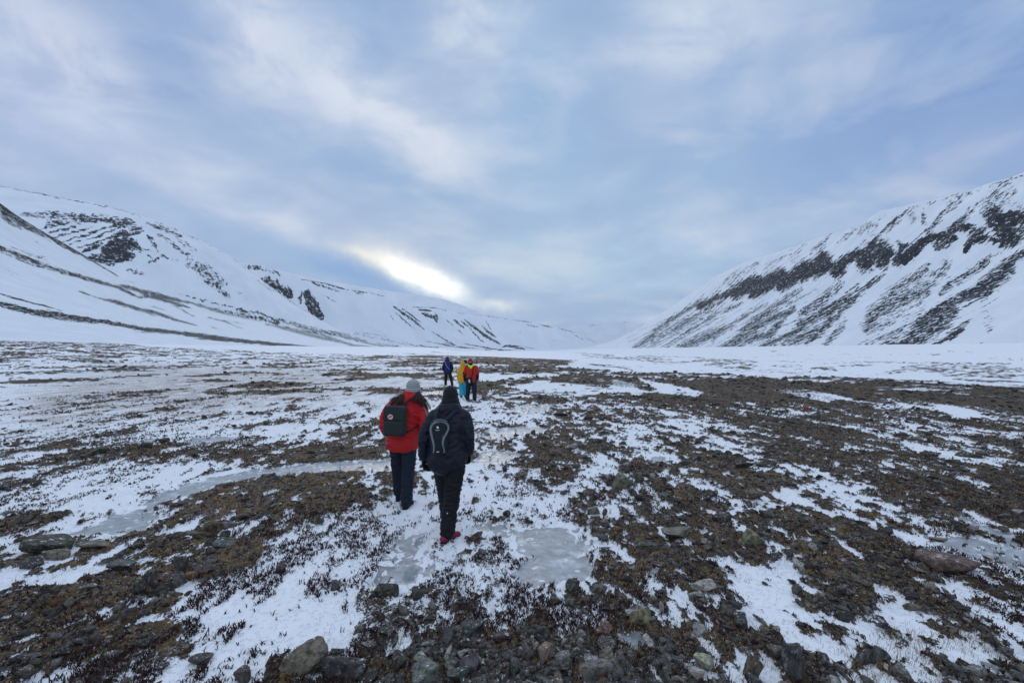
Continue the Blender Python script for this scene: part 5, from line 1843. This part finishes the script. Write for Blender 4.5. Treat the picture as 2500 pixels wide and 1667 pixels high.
part('drawcord', [limb([nv(652, 930, .0), nv(650, 1010, -.03), nv(640, 1070, -.02), nv(634, 1112, -.01)], [.0035, .0035, .003, .003], 8, seg=8)], C_black, jo)
beanie(root, (0, .14), .094, 1.690, 1.485, C_bknit, (1.480, 1.545))
fuse('scarf', [tube([(-.075, .15, 1.475), (0, .05, 1.47), (.08, .14, 1.475), (0, .22, 1.46), (-.075, .15, 1.475)], [.04] * 5), tube([(-.07, .06, 1.43), (.05, .03, 1.42), (.10, .10, 1.41)], [.04, .042, .035])], C_black, root, .009, 3, (.006, .05, .03, 4))
strands('hair', [[(-.075, .14, 1.50), (-.100, .12, 1.46), (-.118, .10, 1.42)], [(.078, .14, 1.50), (.105, .12, 1.45), (.120, .10, 1.40)], [(.08, .12, 1.47), (.10, .08, 1.42), (.10, .06, 1.38)]], C_hair2, root, .0045, 26, .012)
gl = fuse('glove', hand(J['wrL'], (.05, .25, -1), (1, 0, 0), (.35, 1, 0), 1.28, .5) + [tube([np.array(J['wrL']) + (0, -.005, .03), np.array(J['wrL']) + (0, .005, -.01)], [.040, .036])], C_black, root, .005, 1)
gl = fuse('glove', hand(J['wrR'], (-.02, .4, -1), (-1, 0, 0), (-.3, 1, 0), 1.2, .6) + [tube([np.array(J['wrR']) + (0, -.005, .03), np.array(J['wrR']) + (0, .005, -.01)], [.038, .034])], C_black, root, .005, 1)
boots(J, root, C_shoe, C_sole, 'shoe', .040)
part('reflector', [ell(nv(764, 1240, -.088), (.006, .004, .008), 10)], C_white, root)

bp = follow('backpack', root)
tag(bp, 'slim black backpack with curved grey bands on the navy-clad hiker', 'backpack', 'backpacks of the two near hikers')
W = [(1.352, .035, .02), (1.335, .075, .045), (1.30, .100, .056), (1.24, .110, .064), (1.15, .106, .068), (1.06, .094, .064), (1.0, .082, .056), (.975, .066, .04)]
bk = fuse('bag', [tube([(-.085, -.115, z) for z, _, _ in W[::-1]], np.array([(a, b) for _, a, b in W[::-1]]), seg=28, cap=.2)], C_pack, bp, .008, 2, (.003, .05, .05, 9))


def on_pack(cx, cy, lift=.0):
    x, _, z = nv(cx, cy)
    zs = [w[0] for w in W][::-1]
    a = np.interp(z, zs, [w[1] for w in W][::-1])
    b = np.interp(z, zs, [w[2] for w in W][::-1])
    t = min(.97, abs((x + .085) / a))
    return (x, -.115 - b * math.sqrt(1 - t * t) - lift, z)


pL = [on_pack(*q) for q in ((700, 452), (665, 462), (640, 485), (632, 520), (642, 570), (655, 620), (661, 670), (656, 712))]
pR = [on_pack(*q) for q in ((700, 452), (735, 456), (768, 478), (776, 510), (760, 550), (742, 590), (734, 640), (745, 712))]
for P in (pL, pR):
    p, r = sm(P, np.array([.010, .012, .014, .0145, .0135, .012, .011, .011]), 22)
    part('band', [tube(p, np.stack([r, r * .45], -1), seg=12)], C_band, bk)
part('top_band', [tube(sm([on_pack(*q) for q in ((655, 452), (680, 440), (705, 436), (735, 440), (765, 455))], [.005, .006, .006, .006, .005], 12)[0], [.0055] * 12, seg=8)], C_band, bk)
part('logo', [tube([on_pack(693, 490, .003), on_pack(693, 499, .004), on_pack(693, 505, .003)], [[.006, .002], [.012, .003], [.007, .002]], seg=12), tube([on_pack(688, 488, .003), on_pack(684, 494, .003)], [.003, .003], seg=8)], C_white, bk)
text_mark('lettering', 'deuter', .017, C_white, bk, on_pack(692, 518, .0035))
text_mark('lettering', 'SPEED LITE', .010, C_limetx, bk, on_pack(737, 582, .008), math.radians(-97))
part('label_tag', [box(on_pack(693, 702, .002), (.014, .002, .004))], C_white, bk)
for pts in ([(-.135, -.085, 1.33), (-.135, -.045, 1.385), (-.125, .05, 1.445), (-.12, .16, 1.40), (-.12, .24, 1.25)], [(-.02, -.085, 1.33), (.03, -.045, 1.385), (.085, .04, 1.445), (.09, .17, 1.40), (.10, .24, 1.25)]):
    p, r = sm(pts, [1] * 5, 18)
    part('strap', [tube(p, np.array([[.022, .008]] * 18), seg=14)], C_navy, bp)

# ---- the hiker in red beside her
s_ = .001523


def rd(cx, cy, y=0.0):
    return ((cx - 375) * s_, y, (1240 - cy) * s_)


root = person_root(985.3, 1238)
tag(root, 'person in red puffy jacket and striped grey beanie beside the navy-clad hiker', 'person', 'hikers walking up the valley')
J = dict(head=(.085, .17, 1.575), neck=(.07, .13, 1.46), chest=(.02, .10, 1.25), pelvis=(-.03, .08, .90),
         shL=(-.13, .10, 1.37), elL=(-.262, .05, 1.10), wrL=(-.205, .20, .96), shR=(.18, .10, 1.37), elR=(.245, .05, 1.10), wrR=(.17, .22, 1.0), hdL=(.4, .6, -.6), hdR=(-.4, .6, -.6),
         hipL=(-.115, .08, .86), knL=(-.128, .20, .49), anL=(-.138, .32, .115), hipR=(.05, .07, .86), knR=(.055, .04, .49), anR=(.04, -.01, .11), yawR=.15)
body(J, root, .009)
trousers(J, root, C_dnavy, .011, (.108, .084, .076), (.021, .10, .055, 15))
jk = [torso([(.765, -.036, .08, .198, .165), (.80, -.036, .08, .214, .180), (.90, -.034, .085, .208, .175), (1.0, -.028, .09, .212, .178), (1.15, -.005, .095, .205, .172), (1.28, .02, .10, .205, .165), (1.37, .035, .105, .175, .135), (1.44, .055, .115, .115, .105), (1.50, .07, .125, .09, .095)], 24),
      limb([(-.12, .10, 1.355), (-.215, .08, 1.26), (-.264, .05, 1.12), (-.25, .10, 1.01), (-.205, .18, .955)], [.092, .092, .082, .076, .066], 16),
      limb([(.165, .10, 1.355), (.225, .08, 1.25), (.245, .05, 1.10), (.22, .13, 1.02), (.18, .2, .99)], [.092, .088, .080, .072, .062], 16)]
jo = fuse('jacket', jk, C_red, root, .011, 2, (.020, .14, .055, 23))
part('sleeve_panel', [tube(sm([(.17, .05, 1.435), (.225, .04, 1.385), (.275, .03, 1.30), (.305, .02, 1.22)], [1] * 4, 14)[0], np.array([[.012, .020]] * 14), seg=12)], C_band, jo)
beanie(root, (.085, .17), .100, 1.695, 1.53, C_knit, (1.512, 1.572))
strands('hair', [[(.01, .12, 1.53), (-.035, .06, 1.48), (-.055, -.01, 1.43), (-.062, -.055, 1.37)], [(.01, .13, 1.52), (-.06, .09, 1.47), (-.13, .05, 1.44), (-.18, .05, 1.40)],
                 [(.15, .12, 1.53), (.19, .06, 1.47), (.22, .01, 1.42), (.25, -.02, 1.36)], [(.16, .12, 1.52), (.22, .06, 1.45), (.27, .03, 1.38), (.30, .04, 1.30)],
                 [(.14, .08, 1.50), (.16, .02, 1.45), (.17, -.03, 1.42)], [(0, .10, 1.50), (-.02, .02, 1.45), (-.03, -.04, 1.41)]], C_hair, root, .005, 40, .016, 3)
boots(J, root, C_black, C_sole, 'boot', .055)

bp = follow('backpack', root)
tag(bp, 'boxy dark green-grey backpack with a round badge on the red-clad hiker', 'backpack', 'backpacks of the two near hikers')


def rbox(name, c, r, bev, mat, parent, rot=0.0, wr=None, voxel=.008):
    """rounded box by fusing a frame of thick tubes and slabs"""
    x, y, z = r
    b = bev
    pr = [box((0, 0, 0), (x - b, y, z - b)), box((0, 0, 0), (x, y - b, z - b)), box((0, 0, 0), (x - b, y - b, z))]
    for sy in (-1, 1):
        for sx in (-1, 1):
            pr.append(tube([(sx * (x - b), sy * (y - b), -(z - b)), (sx * (x - b), sy * (y - b), 0), (sx * (x - b), sy * (y - b), z - b)], [b] * 3))
        for sz in (-1, 1):
            pr.append(tube([(-(x - b), sy * (y - b), sz * (z - b)), (0, sy * (y - b), sz * (z - b)), (x - b, sy * (y - b), sz * (z - b))], [b] * 3, ref=(0, 0, 1)))
    for sx in (-1, 1):
        for sz in (-1, 1):
            pr.append(tube([(sx * (x - b), -(y - b), sz * (z - b)), (sx * (x - b), 0, sz * (z - b)), (sx * (x - b), y - b, sz * (z - b))], [b] * 3))
    ca, sa = math.cos(rot), math.sin(rot)
    out = []
    for v, f in pr:
        v = np.asarray(v)
        v = np.stack([v[:, 0] * ca - v[:, 2] * sa, v[:, 1], v[:, 0] * sa + v[:, 2] * ca], -1) + np.array(c)
        out.append((v, f))
    return fuse(name, out, mat, parent, voxel, 3, wr)


bag = rbox('bag', (-.078, -.155, 1.175), (.143, .070, .195), .035, C_green, bp, math.radians(-2), (.005, .09, .09, 31))
rbox('pocket', (-.078, -.222, 1.09), (.126, .022, .085), .018, C_green, bag, math.radians(-2), (.003, .06, .06, 33))
part('flap_seam', [tube([(-.205, -.226, 1.195), (-.088, -.230, 1.192), (.04, -.226, 1.188)], [.004] * 3, seg=8, ref=(0, 0, 1))], C_black, bag)
part('zip', [tube(sm([(-.212, -.205, 1.05), (-.212, -.215, 1.25), (-.19, -.218, 1.335), (-.088, -.222, 1.352), (.03, -.218, 1.335), (.055, -.213, 1.25), (.055, -.203, 1.05)], [1] * 7, 24)[0], [.0035] * 24, seg=8)], C_black, bag)
part('handle', [tube(sm([(-.14, -.14, 1.365), (-.13, -.13, 1.40), (-.088, -.125, 1.412), (-.045, -.13, 1.40), (-.035, -.14, 1.362)], [1] * 5, 14)[0], [.008] * 14, seg=10)], C_black, bag)
bx, bz = rd(295, 430)[0], rd(295, 430)[2]
a_ = np.linspace(0, 2 * math.pi, 25)[:-1]
disc = part('badge', [tube([(bx, -.224, bz), (bx, -.229, bz)], [.034, .034], seg=28, cap=.01)], C_pinkw, bag)
part('emblem', [tube(sm([(bx - .026, -.2315, bz - .012), (bx - .010, -.2325, bz - .002), (bx + .006, -.2325, bz + .006), (bx + .024, -.2315, bz + .020)], [.003, .005, .006, .003], 10)[0], sm([(0, 0, 0), (1, 0, 0), (2, 0, 0), (3, 0, 0)], [.003, .006, .007, .003], 10)[1], seg=8),
                tube([(bx - .018, -.2315, bz + .012), (bx - .006, -.2315, bz + .021)], [.002, .002], seg=6)], C_dred, disc)
for pts in ([(-.16, -.10, 1.33), (-.13, -.06, 1.40), (-.09, .03, 1.47), (-.06, .14, 1.43), (-.08, .24, 1.25)], [(-.01, -.10, 1.33), (.05, -.065, 1.40), (.12, .02, 1.455), (.16, .14, 1.42), (.16, .24, 1.25)]):
    p, r = sm(pts, [1] * 5, 18)
    part('strap', [tube(p, np.array([[.020, .007]] * 18), seg=14)], C_black, bp)
part('side_strap', [tube(sm([(.055, -.13, 1.02), (.10, -.11, 1.03), (.16, -.06, 1.06), (.20, 0, 1.09)], [1] * 4, 12)[0], np.array([[.006, .012]] * 12), seg=10)], C_black, bp)

# ---- the far hiker in royal blue
VX = .017
root = person_root(1092.9, 941.5)
tag(root, 'person in royal blue hooded jacket, farthest ahead, alone left of the trio', 'person', 'hikers walking up the valley')
J = dict(head=(-.03, .05, 1.58), neck=(-.03, .03, 1.45), chest=(-.01, .0, 1.22), pelvis=(0, 0, .86), shL=(-.165, 0, 1.34), elL=(-.255, -.02, 1.06), wrL=(-.205, .10, .82), shR=(.16, 0, 1.34), elR=(.265, -.02, 1.07), wrR=(.22, .13, .88),
         hipL=(-.08, 0, .82), knL=(-.11, .05, .46), anL=(-.135, .10, .11), hipR=(.09, 0, .82), knR=(.185, -.03, .47), anR=(.275, -.12, .12), yawR=.2)
body(J, root, .014)
trousers(J, root, C_black, VX, (.12, .09, .08))
fuse('jacket', [torso([(.80, .0, 0, .19, .15), (.92, 0, 0, .20, .16), (1.1, -.005, 0, .195, .16), (1.28, -.01, 0, .20, .15), (1.38, -.02, .01, .14, .11)], 14),
                torso([(1.36, -.03, .0, .13, .11), (1.45, -.03, -.01, .14, .12), (1.54, -.03, .02, .11, .11)], 8)], C_blue, root, VX, 3, (.010, .1, .08, 41))
fuse('jacket_skirt', [torso([(.66, .01, 0, .17, .15), (.74, .01, 0, .215, .17), (.83, 0, 0, .20, .165)], 8)], C_dnavy, root, VX, 3, (.01, .1, .08, 42))
for sg, a, b, c in ((-1, 'shL', 'elL', 'wrL'), (1, 'shR', 'elR', 'wrR')):
    fuse('sleeve', [limb([J[a], J[b], J[c]], [.082, .078, .062], 10)], C_navy, root, VX, 3, (.01, .1, .07, 43))
    fuse('glove', hand(J[c], (0, .2, -1), (-sg, 0, 0), (0, 1, 0), 1.05, .5), C_black, root, .007, 1)
beanie(root, (-.03, .05), .088, 1.69, 1.52, C_bknit)
boots(J, root, C_black, C_sole)
cb = follow('shoulder_bag', root)
tag(cb, 'small black bag slung on a grey strap across the royal blue jacket', 'bag')
rbox('pouch', (.245, -.06, .93), (.055, .05, .08), .02, C_black, cb)
part('strap', [tube(sm([(-.13, .05, 1.40), (-.15, -.07, 1.39), (-.08, -.158, 1.24), (.0, -.178, 1.10), (.11, -.172, .97), (.22, -.11, .95)], [1] * 6, 22)[0], np.array([[.013, .006]] * 22), seg=10)], C_grey, cb)

# ---- the hiker in yellow and cyan
root = person_root(1128.6, 970)
tag(root, 'person in long yellow hooded raincoat and bright cyan trousers', 'person', 'hikers walking up the valley')
J = dict(head=(.01, .03, 1.46), neck=(.01, .02, 1.33), chest=(0, 0, 1.12), pelvis=(0, 0, .80), shL=(-.13, 0, 1.22), elL=(-.17, -.01, .98), wrL=(-.165, .06, .76), shR=(.14, 0, 1.22), elR=(.18, 0, .98), wrR=(.17, .08, .78),
         hipL=(-.07, 0, .76), knL=(-.055, .0, .43), anL=(-.045, .0, .11), hipR=(.08, 0, .76), knR=(.10, .1, .44), anR=(.10, .24, .11))
body(J, root, .014)
trousers(J, root, C_cyan, VX, (.10, .085, .085))
fuse('jacket', [torso([(.66, -.02, 0, .165, .15), (.72, -.015, 0, .185, .16), (.9, 0, 0, .17, .15), (1.1, 0, 0, .165, .14), (1.22, .005, 0, .155, .125), (1.31, .01, 0, .10, .10)], 14),
                limb([J['shL'], J['elL'], J['wrL']], [.070, .066, .058], 10), limb([J['shR'], J['elR'], J['wrR']], [.070, .066, .058], 10)], C_yel, root, VX, 3, (.010, .1, .08, 51))
fuse('hood', [torso([(1.29, .01, .0, .10, .10), (1.40, .01, .015, .105, .115), (1.50, .01, .02, .095, .11), (1.565, .0, .01, .05, .06)], 10), ell((-.005, -.01, 1.575), (.03, .03, .025))], C_yel, root, .014, 2, (.006, .08, .06, 52))
for k, sg in (('wrL', 1), ('wrR', -1)):
    fuse('glove', hand(J[k], (0, .2, -1), (sg, 0, 0), (0, 1, 0), .95, .5), C_yel, root, .007, 1)
boots(J, root, C_dnavy, C_sole)

# ---- the hiker half hidden between them
root = person_root(1135.9, 963)
tag(root, 'person in dark beanie and grey scarf, mostly hidden between yellow raincoat and red jacket', 'person', 'hikers walking up the valley')
J = dict(head=(.0, .03, 1.49), neck=(.0, .02, 1.36), chest=(0, 0, 1.15), pelvis=(0, 0, .82), shL=(-.14, 0, 1.26), elL=(-.18, 0, 1.0), wrL=(-.17, .06, .78), shR=(.14, 0, 1.26), elR=(.18, 0, 1.0), wrR=(.17, .06, .78),
         hipL=(-.07, 0, .78), knL=(-.03, .0, .45), anL=(-.01, .0, .11), hipR=(.08, 0, .78), knR=(.10, .1, .45), anR=(.10, .2, .11))
body(J, root, .014)
trousers(J, root, cloth('blue_trousers', (.01, .07, .30)), VX, (.10, .08, .08))
fuse('jacket', [torso([(.72, 0, 0, .16, .14), (.9, 0, 0, .17, .14), (1.1, 0, 0, .165, .14), (1.24, 0, 0, .16, .12), (1.33, 0, 0, .10, .10)], 12),
                limb([J['shL'], J['elL'], J['wrL']], [.066, .06, .05], 10), limb([J['shR'], J['elR'], J['wrR']], [.066, .06, .05], 10)], C_dnavy, root, VX, 3, (.010, .1, .08, 55))
fuse('scarf', [torso([(1.33, 0, 0, .10, .10), (1.38, 0, 0, .115, .11), (1.43, 0, .01, .09, .09)], 8)], C_grey, root, .014, 2, (.006, .05, .04, 56))
beanie(root, (0, .03), .092, 1.615, 1.44, C_bknit)
boots(J, root, C_black, C_sole)

# ---- the man in red with the lime hood
s_ = .0015


def mn(cx, cy, y=0.0):
    return ((cx - 1115) * s_, y, (1425 - cy) * s_)


root = person_root(1149.6, 977.5)
tag(root, 'person in red jacket with lime-yellow hood and red-banded dark cap', 'person', 'hikers walking up the valley')
J = dict(head=(-.03, .05, 1.575), neck=(-.01, .03, 1.45), chest=(.02, .0, 1.24), pelvis=(.01, 0, .90), shL=(-.17, 0, 1.37), elL=(-.265, -.02, 1.10), wrL=(-.255, .03, .84), shR=(.20, 0, 1.37), elR=(.27, -.02, 1.10), wrR=(.265, .08, .86),
         hipL=(-.09, 0, .86), knL=(-.115, .02, .49), anL=(-.155, .06, .11), hipR=(.11, 0, .86), knR=(.145, .0, .49), anR=(.155, -.03, .11), yawL=-.25, yawR=.15)
body(J, root, .014)
trousers(J, root, C_dnavy, VX, (.12, .10, .085), (.012, .09, .06, 61))
fuse('jacket', [torso([(.80, .06, 0, .15, .14), (.90, .03, 0, .195, .16), (1.05, .02, 0, .20, .16), (1.2, .018, 0, .205, .165), (1.33, .015, 0, .20, .14), (1.41, .0, .01, .14, .11)], 14),
                torso([(.74, .125, .0, .075, .12), (.80, .12, 0, .095, .14), (.95, .10, 0, .10, .14)], 8),
                limb([J['shL'], (np.array(J['shL']) + J['elL']) / 2, J['elL']], [.088, .082, .070], 10), limb([J['shR'], (np.array(J['shR']) + J['elR']) / 2, J['elR']], [.088, .082, .070], 10)], C_red2, root, VX, 3, (.012, .12, .08, 62))
for k, e, sg in (('wrL', 'elL', 1), ('wrR', 'elR', -1)):
    E, Wr = np.array(J[e]), np.array(J[k])
    fuse('sleeve_cuff', [limb([E + (0, 0, .03), (E + Wr) / 2, Wr], [.073, .064, .052], 8)], C_black, root, VX, 2, (.008, .1, .06, 63))
    fuse('glove', hand(Wr, (0, .15, -1), (sg, 0, 0), (0, 1, 0), 1.1, .6), C_black, root, .007, 1)
hd = fuse('hood', [tube(sm([(-.115, .06, 1.46), (-.085, -.07, 1.435), (.0, -.13, 1.40), (.075, -.09, 1.43), (.115, .04, 1.46)], [.028, .034, .045, .036, .026], 14)[0], sm([(0, 0, 0), (1, 0, 0), (2, 0, 0), (3, 0, 0), (4, 0, 0)], [.028, .034, .045, .036, .026], 14)[1]),
                   ell((.01, -.145, 1.375), (.06, .03, .06))], C_lime, root, .012, 2, (.006, .06, .05, 64))
fuse('collar', [torso([(1.42, -.01, .01, .085, .085), (1.50, -.015, .02, .088, .09), (1.54, -.02, .03, .085, .09)], 8)], C_black, root, .012, 2)
cp_ = fuse('cap', [torso([(1.60, -.03, .05, .098, .108), (1.65, -.03, .05, .090, .10), (1.69, -.03, .05, .05, .06)], 10, 24)], C_navy, root, .010, 2)
part('cap_band', [tube([(-.03, .05, 1.525), (-.03, .05, 1.545), (-.03, .05, 1.60), (-.03, .05, 1.64)], np.array([[.096, .106], [.104, .114], [.108, .118], [.096, .106]]), seg=28, cap=.05)], C_red2, cp_)
part('cap_mark', [box(mn(1105, 378, -.066), (.028, .002, .006))], C_white, cp_)
boots(J, root, C_black, C_sole)
cb = follow('camera_bag', root)
tag(cb, 'black camera bag with pale blue panel hanging behind the red-jacketed man', 'bag')
b0 = rbox('pouch', mn(1098, 862, -.215), (.095, .05, .115), .025, C_black, cb)
rbox('panel', mn(1088, 880, -.268), (.034, .010, .070), .008, C_metal, b0, math.radians(8), None, .006)
part('strap', [tube(sm([mn(1190, 470, .06), mn(1196, 478, -.09), mn(1180, 560, -.155), mn(1165, 680, -.178), mn(1150, 780, -.19), mn(1135, 830, -.20)], [1] * 6, 20)[0], np.array([[.018, .006]] * 20), seg=10)], C_black, cb)
